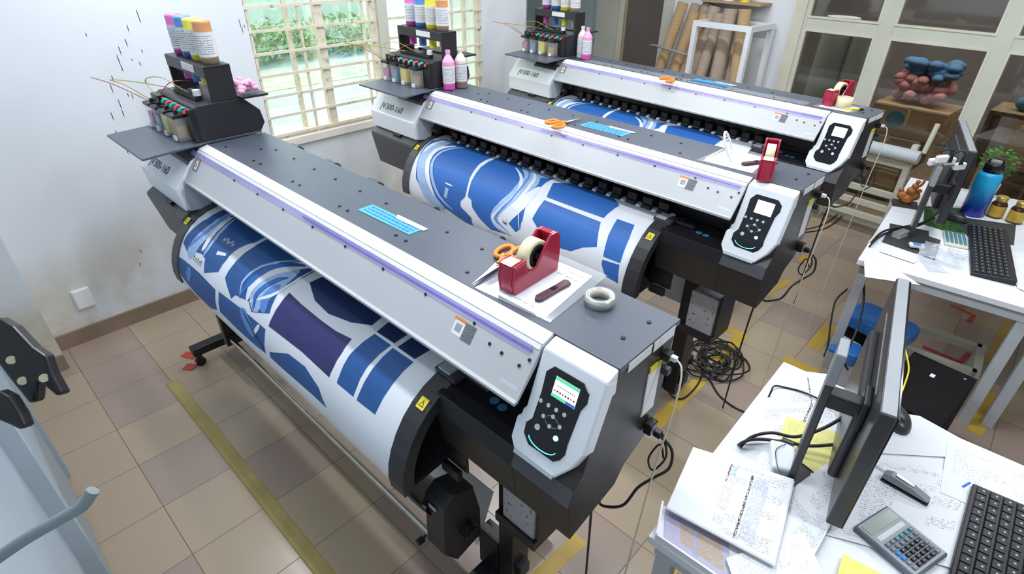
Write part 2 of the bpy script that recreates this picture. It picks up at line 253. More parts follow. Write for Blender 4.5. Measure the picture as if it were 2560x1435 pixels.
# ---------------------------------------------------------------- mesh builder
class MB:
    def __init__(s): s.v = []; s.f = []; s.m = []; s.sm = []; s.uv = {}
    def add(s, vs, fs, mi=0, smooth=False):
        o = len(s.v); s.v += [Vector(p) for p in vs]
        for f in fs: s.f.append([i+o for i in f]); s.m.append(mi); s.sm.append(smooth)
        return s
    def box(s, x0, x1, y0, y1, z0, z1, mi=0):
        return s.add([(x0,y0,z0),(x1,y0,z0),(x1,y1,z0),(x0,y1,z0),(x0,y0,z1),(x1,y0,z1),(x1,y1,z1),(x0,y1,z1)],
                     [(0,3,2,1),(4,5,6,7),(0,1,5,4),(1,2,6,5),(2,3,7,6),(3,0,4,7)], mi)
    def obox(s, c, ax, ay, az, sx, sy, sz, mi=0):
        """box centred at c with unit axes and full sizes"""
        c = Vector(c); ax, ay, az = Vector(ax)*sx/2, Vector(ay)*sy/2, Vector(az)*sz/2
        vs = [c-ax-ay-az, c+ax-ay-az, c+ax+ay-az, c-ax+ay-az, c-ax-ay+az, c+ax-ay+az, c+ax+ay+az, c-ax+ay+az]
        return s.add(vs, [(0,3,2,1),(4,5,6,7),(0,1,5,4),(1,2,6,5),(2,3,7,6),(3,0,4,7)], mi)
    def prism(s, poly, x0, x1, mi=0, axis='x'):
        """poly in the plane normal to axis, extruded x0..x1"""
        n = len(poly)
        def P(t, a, b): return (t, a, b) if axis == 'x' else ((a, t, b) if axis == 'y' else (a, b, t))
        vs = [P(x0, *p) for p in poly]+[P(x1, *p) for p in poly]
        ar = sum(poly[i][0]*poly[(i+1) % n][1]-poly[(i+1) % n][0]*poly[i][1] for i in range(n))
        fs = [list(range(n))[::-1], list(range(n, 2*n))]+[(i, (i+1) % n, n+(i+1) % n, n+i) for i in range(n)]
        if ar*(x1-x0) < 0: fs = [list(f)[::-1] for f in fs]
        if axis == 'y': fs = [list(f)[::-1] for f in fs]
        return s.add(vs, fs, mi)
    def cyl(s, a, b, r, r2=None, n=20, mi=0, cap=True, smooth=True):
        a, b = Vector(a), Vector(b); d = (b-a).normalized(); q = d.orthogonal().normalized(); t = d.cross(q); r2 = r if r2 is None else r2
        vs = []
        for c, rr in ((a, r), (b, r2)):
            for i in range(n): vs.append(c+(q*cos(2*pi*i/n)+t*sin(2*pi*i/n))*rr)
        s.add(vs, [(i, (i+1) % n, n+(i+1) % n, n+i) for i in range(n)], mi, smooth)
        if cap: s.add(vs, [list(range(n))[::-1], list(range(n, 2*n))], mi)
        return s
    def ring(s, a, b, ro, ri, n=32, mi=0):
        """hollow cylinder"""
        a, b = Vector(a), Vector(b); d = (b-a).normalized(); q = d.orthogonal().normalized(); t = d.cross(q); vs = []
        for c, rr in ((a, ro), (b, ro), (b, ri), (a, ri)):
            for i in range(n): vs.append(c+(q*cos(2*pi*i/n)+t*sin(2*pi*i/n))*rr)
        fs = []
        for k in range(4):
            k2 = (k+1) % 4
            fs += [(k*n+i, k*n+(i+1) % n, k2*n+(i+1) % n, k2*n+i) for i in range(n)]
        return s.add(vs, fs, mi, True)
    def lathe(s, prof, c=(0, 0, 0), n=24, mi=0, axis=(0, 0, 1)):
        c = Vector(c); d = Vector(axis).normalized(); q = d.orthogonal().normalized(); t = d.cross(q); vs = []
        for r, z in prof:
            for i in range(n): vs.append(c+d*z+(q*cos(2*pi*i/n)+t*sin(2*pi*i/n))*r)
        fs = [(k*n+i, k*n+(i+1) % n, (k+1)*n+(i+1) % n, (k+1)*n+i) for k in range(len(prof)-1) for i in range(n)]
        mis = mi if isinstance(mi, (list, tuple)) else None
        for k in range(len(prof)-1):
            pass
        o = len(s.v); s.v += vs
        for k in range(len(prof)-1):
            for i in range(n):
                s.f.append([o+k*n+i, o+k*n+(i+1) % n, o+(k+1)*n+(i+1) % n, o+(k+1)*n+i]); s.m.append(mis[k] if mis else mi); s.sm.append(True)
        s.f.append([o+i for i in range(n)][::-1]); s.m.append(mis[0] if mis else mi); s.sm.append(False)
        e = o+(len(prof)-1)*n; s.f.append([e+i for i in range(n)]); s.m.append(mis[-1] if mis else mi); s.sm.append(False)
        return s
    def tube(s, pts, r, n=8, mi=0, smoothpath=True):
        P = [Vector(p) for p in pts]
        if smoothpath and len(P) > 2: P = catmull(P, 6)
        ref = Vector((0, 0, 1)); vs = []; N = len(P)
        prev = None
        for i, p in enumerate(P):
            d = (P[min(i+1, N-1)]-P[max(i-1, 0)]).normalized()
            if prev is None: q = d.orthogonal().normalized()
            else: q = (prev-d*prev.dot(d)).normalized()
            prev = q; t = d.cross(q)
            for k in range(n): vs.append(p+(q*cos(2*pi*k/n)+t*sin(2*pi*k/n))*r)
        s.add(vs, [(j*n+i, j*n+(i+1) % n, (j+1)*n+(i+1) % n, (j+1)*n+i) for j in range(N-1) for i in range(n)], mi, True)
        return s.add(vs, [list(range(n))[::-1], [(N-1)*n+i for i in range(n)]], mi)
    def ball(s, c, r, sz=1, n=12, mi=0):
        prof = [(r*sin(pi*k/8)+1e-5, -r*sz*cos(pi*k/8)) for k in range(9)]
        return s.lathe(prof, c, n, mi)
    def sheet(s, q, th=.0006, mi=0):
        """thin paper: q = four top corners; real thickness"""
        q = [Vector(p) for p in q]; o = len(s.v); s.v += q+[p-Vector((0, 0, th)) for p in q]
        F = [(0,1,2,3),(7,6,5,4),(0,4,5,1),(1,5,6,2),(2,6,7,3),(3,7,4,0)]
        for f in F: s.f.append([i+o for i in f]); s.m.append(mi); s.sm.append(False)
        s.uv[len(s.f)-6] = [(0, 0), (1, 0), (1, 1), (0, 1)]; return s
    def poly(s, pts, th=.001, mi=0):
        """flat polygon in xy with thickness downward"""
        n = len(pts); P = [Vector(p) for p in pts]; ar = sum(P[i].x*P[(i+1) % n].y-P[(i+1) % n].x*P[i].y for i in range(n))
        if ar < 0: P.reverse()
        vs = P+[p-Vector((0, 0, th)) for p in P]
        return s.add(vs, [list(range(n)), list(range(n, 2*n))[::-1]]+[(i, n+i, n+(i+1) % n, (i+1) % n) for i in range(n)], mi)
    def build(s, name, mats, parent=None, loc=None, rotz=0, bevel=0, seg=2):
        me = bpy.data.meshes.new(name); me.from_pydata([tuple(v) for v in s.v], [], s.f)
        for i, p in enumerate(me.polygons): p.material_index = s.m[i]; p.use_smooth = s.sm[i]
        if s.uv:
            L = me.uv_layers.new(name='UVMap')
            for fi, uvs in s.uv.items():
                for li, uv in zip(me.polygons[fi].loop_indices, uvs): L.data[li].uv = uv
        for m in (mats if isinstance(mats, (list, tuple)) else [mats]): me.materials.append(M[m] if isinstance(m, str) else m)
        o = bpy.data.objects.new(name, me); C.objects.link(o)
        if parent: o.parent = parent
        if loc: o.location = loc
        if rotz: o.rotation_euler.z = rotz
        if bevel:
            b = o.modifiers.new('bevel', 'BEVEL'); b.width = bevel; b.segments = seg; b.limit_method = 'ANGLE'; b.angle_limit = .6; b.harden_normals = False
        return o
def catmull(P, k=6, closed=False):
    out = []; N = len(P)
    for i in range(N-1):
        p0, p1, p2, p3 = P[max(i-1, 0)], P[i], P[i+1], P[min(i+2, N-1)]
        for j in range(k):
            t = j/k; out.append(.5*((2*p1)+(p2-p0)*t+(2*p0-5*p1+4*p2-p3)*t*t+(3*p1-p0-3*p2+p3)*t**3))
    out.append(P[-1]); return out
def tag(o, label=None, cat=None, group=None, kind=None):
    if label: o['label'] = label
    if cat: o['category'] = cat
    if group: o['group'] = group
    if kind: o['kind'] = kind
    return o
def thing(name, label, cat, loc=(0, 0, 0), rotz=0, group=None):
    o = bpy.data.objects.new(name, None); C.objects.link(o); o.location = loc; o.rotation_euler.z = rotz; o.empty_display_size = .05
    return tag(o, label, cat, group)
def copy_tree(o, parent=None):
    c = o.copy(); C.objects.link(c)
    if parent is not None: c.parent = parent
    for ch in list(o.children): copy_tree(ch, c)
    return c
def dup(root, loc, rotz=None, label=None, group=None):
    r = copy_tree(root); r.location = loc
    if rotz is not None: r.rotation_euler.z = rotz
    if label: r['label'] = label
    if group: r['group'] = group
    return r
def dupart(o, parent, loc):
    c = o.copy(); C.objects.link(c); c.parent = parent; c.location = loc; return c
def struct(mb, name, mats, parent=None, **k):
    o = mb.build(name, mats, parent, **k)
    if not parent: o['kind'] = 'structure'
    return o
def ray(px, py): return _f+_r*((px-1280)/FPX)-_u*((py-717.5)/FPX)
def at(px, py, z=0.0):
    """point on the horizontal plane z seen at that place of the photograph"""
    d = ray(px, py); return CAM+d*((z-CAM.z)/d.z)
def text(s, size, o, ux, uy, mi, mb, th=.0008):
    """flat lettering: origin o, writing direction ux, up direction uy"""
    cu = bpy.data.curves.new('t', 'FONT'); cu.body = s; cu.size = size; ob = bpy.data.objects.new('t', cu); C.objects.link(ob)
    dg = bpy.context.evaluated_depsgraph_get(); dg.update(); me = bpy.data.meshes.new_from_object(ob.evaluated_get(dg))
    ux, uy = Vector(ux), Vector(uy); vs = [Vector(o)+ux*v.co.x+uy*v.co.y for v in me.vertices]
    mb.add(vs, [list(p.vertices) for p in me.polygons], mi)
    bpy.data.objects.remove(ob); bpy.data.curves.remove(cu); bpy.data.meshes.remove(me)
# ================================================================ SETTING
XL = -3.41; ZC = 3.05; YF = -1.05; XR = 4.2
FA = -.09; FO = Vector((0, 4.73, 0)); FUx = Vector((cos(FA), sin(FA), 0)); FNn = Vector((-sin(FA), cos(FA), 0))
def fw(s, z, d=0): return FO+FUx*s+FNn*d+Vector((0, 0, z))
def fbox(mb, s0, s1, z0, z1, d0, d1, mi=0):
    c = fw((s0+s1)/2, (z0+z1)/2, (d0+d1)/2); return mb.obox(c, FUx, FNn, (0, 0, 1), abs(s1-s0), abs(d1-d0), abs(z1-z0), mi)
struct(MB().box(-5.6, XR, YF-.15, 5.25, -.12, 0), 'floor', 'tiles')
struct(MB().box(-5.6, XR+.15, YF-.15, 5.4, ZC, ZC+.12), 'ceiling', 'ceil')
# left wall with the window opening y .80..2.86, z .98..2.3
WY0, WY1, WZ0, WZ1 = .80, 2.86, .955, 2.35
b = MB(); XB = XL-.22
b.box(XB, XL, YF-.15, WY0, 0, ZC).box(XB, XL, WY1, 3.44, 0, ZC).box(XB, XL, WY0, WY1, 0, WZ0-.05).box(XB, XL, WY0, WY1, WZ1, ZC)
wl = struct(b, 'wall_left', 'wallink')
ms_ = MB()
for px_, py_, L_ in ((345,38,26),(350,52,12),(320,72,20),(316,108,22),(300,128,24),(297,152,30),(305,172,18),(282,198,20),(279,222,26),(300,262,30),(308,285,20),(281,292,24),(320,238,12),(331,242,16),(355,128,10),(350,160,12),(600,60,26),(606,76,20),(611,66,12),(215,87,8),(318,378,22),(350,662,14),(352,628,10),(330,150,8),(290,330,10),(365,205,10)):
    d_ = ray(px_, py_); tt = (XL+.0012-CAM.x)/d_.x; c_ = CAM+d_*tt; h_ = L_*.0011; w_ = .0018; ms_.add([(c_.x, c_.y-w_, c_.z+h_*.8), (c_.x, c_.y+w_*.6, c_.z+h_), (c_.x, c_.y+w_*1.6, c_.z-h_*.2), (c_.x, c_.y+w_*.9, c_.z-h_), (c_.x, c_.y-w_*.4, c_.z-h_*.3)], [(0, 1, 2, 3, 4)], 0)
ms_.build('ink_splash', 'ink', wl)
struct(MB().box(XL-.22, XL+.025, WY0-.0, WY1, WZ0-.05, WZ0), 'trim_1', 'sill')
struct(MB().box(XL, -3.19, YF, -.80, 0, ZC), 'wall_pilaster', 'wall')
b = MB(); b.box(XL, XL+.018, -.80, 3.44, 0, .10)
struct(b, 'baseboard_left', 'skirt'); struct(MB().box(-3.19, -3.172, YF, -.80, 0, .10), 'baseboard_pilaster', 'skirt')
# wall beside the camera (front), with a flush white door leaf
struct(MB().box(-5.6, XR, YF-.15, YF, 0, ZC), 'wall_front', 'paleblue')
d = MB().box(-2.25, -1.35, YF, YF+.03, .01, 2.1); dd = struct(d, 'door_1', 'paleblue')
struct(MB().box(-2.33, -2.25, YF, YF+.045, 0, 2.18).box(-1.35, -1.27, YF, YF+.045, 0, 2.18).box(-2.33, -1.27, YF, YF+.045, 2.1, 2.18), 'trim_2', 'paleblue')
struct(MB().box(-5.6, -5.45, 3.3, 5.4, 0, ZC), 'wall_alcove', 'white_wall'); struct(MB().box(-5.6, XL-.22, 3.29, 3.44, 0, ZC), 'wall_alcove_side', 'white_wall')
struct(MB().box(XR, XR+.15, YF, 5.3, 0, ZC), 'wall_right', 'wall')

# window on the left wall: steel grille, frames, panes
win = tag(thing('window_1', None, None, (0, 0, 0)), kind='structure')
g = MB()
zs = [.985, 1.115, 1.25, 1.387, 1.527, 1.665, 1.805, 1.945, 2.085, 2.225]
yv = [.815, 1.165, 1.665, 2.53, 2.80, 2.85]
for z in zs: g.box(XL-.012, XL+.0, WY0, 1.76, z-.009, z+.009); g.box(XL-.012, XL+.0, 1.87, WY1, z-.009, z+.009)
for y in yv: g.box(XL-.022, XL-.008, y-.008, y+.008, WZ0, WZ1)
g.build('grille', 'bar', win)
f = MB()
for y0, y1 in ((1.285, 1.345), (1.735, 1.785)): f.box(XL-.06, XL-.018, y0, y1, WZ0, WZ1)
for z in (.955, 2.30): f.box(XL-.07, XL-.02, WY0, WY1, z, z+.035)
for y0 in (WY0, WY1-.03): f.box(XL-.07, XL-.02, y0, y0+.03, WZ0, WZ1)
for y0 in (1.10, 2.44, 2.72): f.box(XL-.11, XL-.08, y0, y0+.028, WZ0, WZ1)
f.build('window_frame', 'bar', win)
MB().box(XL-.06, XL+.01, 1.785, 1.87, WZ0, WZ1).build('window_post', 'creamw', win)
p = MB()
for y0, y1 in ((WY0, 1.10), (1.12, 1.30), (1.34, 1.74), (1.87, 2.45), (2.46, 2.72), (2.74, WY1)): p.box(XL-.097, XL-.093, y0, y1, WZ0, WZ1)
p.build('glass_pane', 'pane', win)

# garden seen through the window
struct(MB().box(-26, XB, -12, 22, -.5, -.3), 'ground_yard', 'yard')
for y, lab in ((1.4, 'green hedge across the yard, nearest the left pane'), (6.2, 'green hedge across the yard behind the middle bottle rack'), (11.5, 'green hedge across the yard, furthest right')):
    hb = MB()
    for i in range(1500):
        c_ = Vector((random.uniform(-.5, .5), random.uniform(-2.1, 2.1), random.uniform(0, .75)+.1*sin(i))); d1_ = Vector((random.uniform(-1, 1), random.uniform(-1, 1), random.uniform(-.6, 1))).normalized(); d2_ = d1_.orthogonal().normalized(); s_ = random.uniform(.05, .12)
        hb.add([c_, c_+d1_*s_+d2_*s_*.5, c_+d1_*s_*2, c_+d1_*s_-d2_*s_*.5], [(0, 1, 2, 3)], 0)
    tag(hb.build('garden_hedge', 'hedge', loc=(-13, y, -.3)), lab, 'hedge', 'hedges in the yard')
tag(MB().box(-16.2, -16, -12, 22, -.3, 2.6).build('garden_wall', 'yardwall'), 'pale yellow boundary wall across the yard outside', 'wall')
tag(MB().box(-11.8, -10.2, -3, 16, -.3, -.285).build('lawn', 'grass'), 'green lawn strip outside the window', 'lawn')
bx = MB().box(-.35, .35, -.5, .5, 0, .55); tag(bx.build('cooling_unit', 'pane' if 0 else 'leg', loc=(-4.6, 1.1, -.3)), 'grey box unit standing outside below the window', 'box')

# ---- far partition: frames, panes, door glass, solid white panel
def strip(s0, s1, z0, z1, nm, m, d0=-.03, d1=.05): return struct(fbox(MB(), s0, s1, z0, z1, d0, d1), nm, m)
strip(-5.6, -4.98, 0, ZC, 'wall_far_pillar', 'white_wall')
wf = struct(MB(), 'window_2', 'frosted') if 0 else tag(thing('window_2', None, None), kind='structure')
pp = MB(); fbox(pp, -4.98, -3.80, .25, 2.4, 0, .01); pp.build('frosted_pane', 'frosted', wf)
pp = MB(); fbox(pp, -3.80, -3.76, 1.15, 2.4, -.02, .02); fbox(pp, -4.98, -3.76, 1.15, 1.18, -.02, .02); fbox(pp, -4.98, -3.76, 2.36, 2.4, -.02, .02); pp.build('pane_bead', 'frosted', wf)
strip(-4.98, -3.42, 0, .25, 'wall_far_base', 'creamw'); strip(-3.76, -3.42, 0, ZC, 'trim_3', 'creamw')
strip(-3.42, -3.38, 0, ZC, 'trim_4', 'cream', -.045)
dg = tag(thing('door_2', None, None), kind='structure')
pp = MB(); fbox(pp, -3.38, -2.84, .12, 2.1, 0, .008); pp.build('door_glass', 'farpane', dg)
pp = MB(); fbox(pp, -3.38, -2.84, 0, .12, -.02, .03); fbox(pp, -3.38, -2.84, 2.1, 2.2, -.02, .03); pp.build('door_rail', 'creamw', dg)
strip(-2.84, -2.73, 0, ZC, 'trim_5', 'creamw', -.05); strip(-2.73, -1.47, 0, ZC, 'wall_far', 'white_wall', -.01)
strip(-1.47, -1.37, 0, ZC, 'trim_6', 'cream', -.05)
zt0, zt1 = 1.545, 1.635
wn = tag(thing('window_3', None, None), kind='structure')
fr = MB()
ms = [(-1.37, -1.345), (-.765, -.655), (.02, .125), (.80, .905), (1.58, 1.685), (2.36, 2.465), (3.14, 3.245)]
for s0, s1 in ms: fbox(fr, s0, s1, .0, ZC, -.035, .03)
fbox(fr, -1.37, 4.0, zt0, zt1, -.03, .025); fbox(fr, -1.37, 4.0, 2.32, 2.41, -.03, .025); fbox(fr, -1.37, 4.0, 0, .10, -.03, .03)
fr.build('window_frame', 'creamw', wn)
gb = MB()
for (a0, a1), (b0, b1) in zip(ms, ms[1:]):
    for z0, z1 in ((.10, zt0), (zt1, 2.32), (2.41, ZC)):
        w_ = .016
        fbox(gb, a1, a1+w_, z0, z1, -.038, -.012); fbox(gb, b0-w_, b0, z0, z1, -.038, -.012); fbox(gb, a1+w_, b0-w_, z0, z0+w_, -.038, -.012); fbox(gb, a1+w_, b0-w_, z1-w_, z1, -.038, -.012)
gb.build('glazing_bead', 'cream', wn)
pn = MB()
for (a0, a1), (b0, b1) in zip(ms, ms[1:]):
    for z0, z1 in ((.10, zt0), (zt1, 2.32), (2.41, ZC)): fbox(pn, a1, b0, z0, z1, 0, .006)
pn.build('glass_pane', 'farpane', wn)

# store room behind the partition
st = MB(); fbox(st, -4.2, 4.2, -.12, -.02, .3, 3.4); struct(st, 'floor_storeroom', 'brfloor')
st = MB(); fbox(st, -4.2, 4.2, 0, ZC, 3.3, 3.45); struct(st, 'wall_storeroom', 'storegrey')
st = MB(); fbox(st, -4.2, -4.0, 0, ZC, .3, 3.4); fbox(st, 4.0, 4.2, 0, ZC, .3, 3.4); struct(st, 'wall_storeroom_side', 'storegrey')
st = MB(); fbox(st, -4.2, 4.2, ZC, ZC+.1, .3, 3.5); struct(st, 'ceiling_storeroom', 'ceil')
def carton(s, z, d, ws, hz, dd, label, stamp=True, m='card', rot=0):
    t = thing('cardboard_box', label, 'box', fw(s, z, d), FA+rot, 'cartons in the store room')
    MB().box(-ws/2, ws/2, 0, dd, 0, hz).build('carton', m, t, bevel=.006)
    MB().box(-ws/2, ws/2, -.002, .0, hz*.93, hz*.97).box(-.012, .012, -.002, 0, hz*.4, hz).build('tape_seam', 'core', t)
    if stamp: MB().cyl((-ws*.15, -.003, hz*.55), (-ws*.15, .0, hz*.55), min(.075, hz*.3), n=28).build('round_stamp', 'cardblue', t)
    return t
cart = [(-.70, .02, .75, .55, .30, .45, 'brown carton with a blue round stamp, bottom of the stack left of the monitor', 1),
        (-.62, .32, .75, .56, .30, .45, 'brown carton with a blue round stamp, second of the stack left of the monitor', 1),
        (-.52, .62, .75, .62, .28, .45, 'brown carton with a blue round stamp, topmost of the stack under the bundle', 1),
        (-1.25, .02, .70, .50, .55, .45, 'tall brown carton at the left of the middle glass pane bottom', 0),
        (-1.20, .57, .72, .42, .66, .40, 'upper brown carton beside the white sack', 0),
        (.50, .02, 1.0, .70, .50, .5, 'wide brown carton behind the water bottle, on the floor', 0), (.62, .52, 1.02, .78, .42, .5, 'wide brown carton behind the plant', 0),
        (2.35, .02, .8, .65, .6, .5, 'brown carton at the right end of the glass wall', 0), (-2.2, .02, .9, .6, .5, .5, 'brown carton behind the white panel', 0),
        (-3.1, .02, .9, .5, .7, .5, 'brown carton seen through the door glass', 0)]
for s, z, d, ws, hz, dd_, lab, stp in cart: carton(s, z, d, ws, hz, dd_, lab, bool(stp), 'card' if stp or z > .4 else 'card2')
sk = MB()
for i in range(2): sk.cyl((i*.27, 0, 0), (i*.27+.02, .02, 1.60-.06*i), .155, .14, n=18)
tag(sk.build('white_sack_roll', 'sack', loc=fw(-1.24, .02, .42), rotz=FA), 'pair of tall white wrapped sacks behind the first glass pane', 'sack')
bl = thing('laundry_bundle', 'blurry blue and pink bundle behind the glass, on the stamped cartons', 'bundle', fw(-.52, .905, .95), FA)
q = MB()
for i in range(40): q.ball((random.uniform(-.2, .2), random.uniform(-.1, .1), .27+random.uniform(-.02, .10)), .065, .6, 9)
q.build('blue_cloth', 'bluec', bl)
q = MB()
for i in range(60): q.ball((random.uniform(-.22, .22), random.uniform(-.12, .12), .05+random.uniform(0, .18)), .055, .8, 9)
q.build('pink_cloth', 'pinkc2', bl)
sh = MB(); fbox(sh, .10, 1.4, 1.02, 1.05, .45, .9); fbox(sh, .10, .13, 0, 1.02, .45, .9); fbox(sh, 1.37, 1.4, 0, 1.02, .45, .9)
tag(sh.build('storage_shelf', 'card2'), 'dark store room shelf seen behind the rightmost pane', 'shelf')
for i in range(4):
    q = MB(); q.ball((0, 0, .06), .07, .8, 10); tag(q.build('cloth_bundle', ['cardblue', 'pinkc2', 'bluec', 'knife'][i], loc=fw(.28+.2*i, 1.05, .62)), ['dark blue', 'pink', 'blue', 'maroon'][i]+' cloth bundle on the store room shelf', 'cloth', 'cloths on the store room shelf')

# ceiling tubes
for i, (tx, ty) in enumerate(TUBES):
    t = thing('ceiling_lamp', 'fluorescent tube lamp on the ceiling above '+['the ink end of the nearest printer', 'the control panel end of the nearest printer', 'the left half of the middle printer', 'the right half of the middle printer', 'the furthest printer', 'the far desk', 'the floor before the nearest printer', 'the near desk'][i], 'ceiling lamp', (tx, ty, ZC), 0, 'ceiling tube lamps')
    MB().box(-.63, .63, -.04, .04, -.04, 0).build('lamp_body', 'white', t); MB().cyl((-.6, 0, -.05), (.6, 0, -.05), .013, n=12).build('lamp_tube', 'tubelit', t)

# wall socket
t = thing('blank_wall_plate', 'square white blank plate low on the stained left wall', 'wall plate', (XL, -.58, .285))
MB().box(0, .012, -.048, .048, -.068, .068).build('plate', 'white', t, bevel=.006); MB().box(.012, .016, -.04, .04, -.06, .06).build('plate_cover', 'ledge', t, bevel=.004)
# ================================================================ PRINTERS
PROF = [(.10,1.103),(.03,1.105),(-.04,1.101),(-.09,1.091),(-.14,1.071),(-.18,1.044),(-.215,1.010),(-.245,.967),(-.268,.920),(-.283,.872),(-.289,.825),(-.285,.785),(-.265,.73),(-.235,.65),(-.195,.56),(-.152,.475)]
SS = [0]
for a_, b_ in zip(PROF, PROF[1:]): SS.append(SS[-1]+math.hypot(b_[0]-a_[0], b_[1]-a_[1]))
def onprof(x, s, off=0):
    s = max(0, min(SS[-1]-1e-6, s))
    for i in range(len(SS)-1):
        if s <= SS[i+1]: break
    a, b = Vector(PROF[i]), Vector(PROF[i+1]); t = (s-SS[i])/(SS[i+1]-SS[i]); p = a.lerp(b, t)
    def nrm(k):
        k = max(0, min(len(PROF)-2, k)); d = Vector(PROF[k+1])-Vector(PROF[k]); return Vector((d.y, -d.x)).normalized()
    n = (nrm(i-1)+nrm(i)).normalized().lerp((nrm(i)+nrm(i+1)).normalized(), t).normalized()
    if n.y < 0 and n.x > 0: n = -n
    if i < 4 and n.y < 0: n = -n
    return Vector((x, p.x+n.x*off, p.y+n.y*off))
def curved_poly(mb, pts, off, mi):
    """lay a flat outline (x, distance along the sheet) onto the curved sheet"""
    bm = bmesh.new()
    P = [Vector((x, max(.001, min(SS[-1]-.002, s)), 0)) for x, s in pts]
    ar = sum(P[i].x*P[(i+1) % len(P)].y-P[(i+1) % len(P)].x*P[i].y for i in range(len(P)))
    if ar > 0: P.reverse()
    try: bm.faces.new([bm.verts.new(p) for p in P])
    except ValueError: bm.free(); return
    bmesh.ops.triangulate(bm, faces=bm.faces[:])
    cuts = []
    for i in range(len(SS)-1): cuts += [SS[i], (SS[i]+SS[i+1])/2]
    for s in cuts:
        bmesh.ops.bisect_plane(bm, geom=bm.verts[:]+bm.edges[:]+bm.faces[:], plane_co=(0, s, 0), plane_no=(0, 1, 0), dist=1e-5)
    bm.verts.index_update()
    vs = [onprof(v.co.x, v.co.y, off) for v in bm.verts]; fs = [[v.index for v in f.verts] for f in bm.faces]
    mb.add(vs, fs, mi, True); bm.free()
def ribbon(pts, w0, w1=None, taper=True):
    P = catmull([Vector((x, s, 0)) for x, s in pts], 8); L = []; R = []; N = len(P)
    w1 = w0 if w1 is None else w1
    for i, p in enumerate(P):
        d = (P[min(i+1, N-1)]-P[max(i-1, 0)]).normalized(); n = Vector((-d.y, d.x, 0)); t = i/(N-1); w_ = (w0+(w1-w0)*t)*(min(1, .25+3*min(t, 1-t)) if taper else 1)/2
        L.append(p+n*w_); R.append(p-n*w_)
    return L, R
_rib = [0]
def curved_ribbon(mb, pts, w0, off, mi, w1=None):
    L, R = ribbon(pts, w0, w1); _rib[0] += 1; off = off+.00006*(_rib[0] % 30)
    bm = bmesh.new(); V = [(bm.verts.new((a.x, a.y, 0)), bm.verts.new((b.x, b.y, 0))) for a, b in zip(L, R)]
    for (a, b), (c, d) in zip(V, V[1:]):
        try: bm.faces.new((a, c, d, b))
        except ValueError: pass
    cuts = []
    for i in range(len(SS)-1): cuts += [SS[i], (SS[i]+SS[i+1])/2]
    for s in cuts: bmesh.ops.bisect_plane(bm, geom=bm.verts[:]+bm.edges[:]+bm.faces[:], plane_co=(0, s, 0), plane_no=(0, 1, 0), dist=1e-5)
    bm.verts.index_update()
    mb.add([onprof(v.co.x, v.co.y, off) for v in bm.verts], [[v.index for v in f.verts] for f in bm.faces], mi, True); bm.free()
def sheet_base(mb, x0, x1, mi, off=.0):
    n = len(SS); cuts = []
    for i in range(n-1): cuts += [SS[i], (SS[i]+SS[i+1])/2]
    cuts.append(SS[-1]); vs = []
    for s in cuts: vs += [onprof(x0, s, off), onprof(x1, s, off)]
    mb.add(vs, [(2*i, 2*i+2, 2*i+3, 2*i+1) for i in range(len(cuts)-1)], mi, True)
    vs2 = []
    for s in cuts: vs2 += [onprof(x0, s, off-.0008), onprof(x1, s, off-.0008)]
    mb.add(vs2, [(2*i, 2*i+1, 2*i+3, 2*i+2) for i in range(len(cuts)-1)], mi, True)

POLY1={
'S1':[(-2.204, 0.376), (-2.196, 0.33), (-2.158, 0.223), (-2.154, 0.156), (-2.13, 0.103), (-1.994, 0.101), (-1.797, 0.143), (-1.739, 0.137), (-1.749, 0.185), (-1.772, 0.211), (-1.798, 0.269), (-1.805, 0.316), (-1.819, 0.376), (-1.936, 0.425), (-1.963, 0.368), (-2.006, 0.361), (-2.056, 0.37), (-2.089, 0.414)],
'S2':[(-2.214, 0.449), (-2.141, 0.443), (-1.979, 0.441), (-1.806, 0.451), (-1.801, 0.548), (-1.956, 0.607), (-2.121, 0.567), (-2.209, 0.536)],
'S2b':[(-1.774, 0.446), (-1.551, 0.435), (-1.36, 0.433), (-1.354, 0.535), (-1.442, 0.542), (-1.605, 0.547), (-1.767, 0.54)],
'S3':[(-1.753, 0.376), (-1.741, 0.309), (-1.724, 0.198), (-1.724, 0.145), (-1.462, 0.123), (-1.328, 0.126), (-1.342, 0.193), (-1.382, 0.261), (-1.377, 0.312), (-1.366, 0.371), (-1.486, 0.416), (-1.525, 0.388), (-1.634, 0.405), (-1.66, 0.432)],
'S4':[(-1.33, 0.262), (-1.231, 0.269), (-1.084, 0.272), (-1.001, 0.27), (-0.916, 0.259), (-0.916, 0.317), (-0.924, 0.409), (-1.106, 0.403), (-1.346, 0.413), (-1.337, 0.335)],
'S5':[(-1.293, 0.187), (-1.263, 0.14), (-1.175, 0.122), (-1.049, 0.124), (-0.909, 0.134), (-0.896, 0.184), (-0.975, 0.217), (-1.087, 0.239), (-1.191, 0.23), (-1.255, 0.204)],
'S6':[(-0.857, 0.192), (-0.862, 0.137), (-0.759, 0.13), (-0.765, 0.189)],
'S6b':[(-0.743, 0.193), (-0.737, 0.124), (-0.644, 0.129), (-0.656, 0.193)],
'S6c':[(-0.857, 0.201), (-0.768, 0.2), (-0.785, 0.306), (-0.783, 0.405), (-0.879, 0.406), (-0.881, 0.307)],
'S6d':[(-0.755, 0.204), (-0.651, 0.202), (-0.657, 0.292), (-0.666, 0.402), (-0.764, 0.406), (-0.762, 0.308)],
'S7':[(-1.318, 0.508), (-1.18, 0.447), (-1.063, 0.441), (-0.967, 0.472), (-0.914, 0.523), (-1.015, 0.523), (-1.219, 0.531), (-1.315, 0.532)],
}
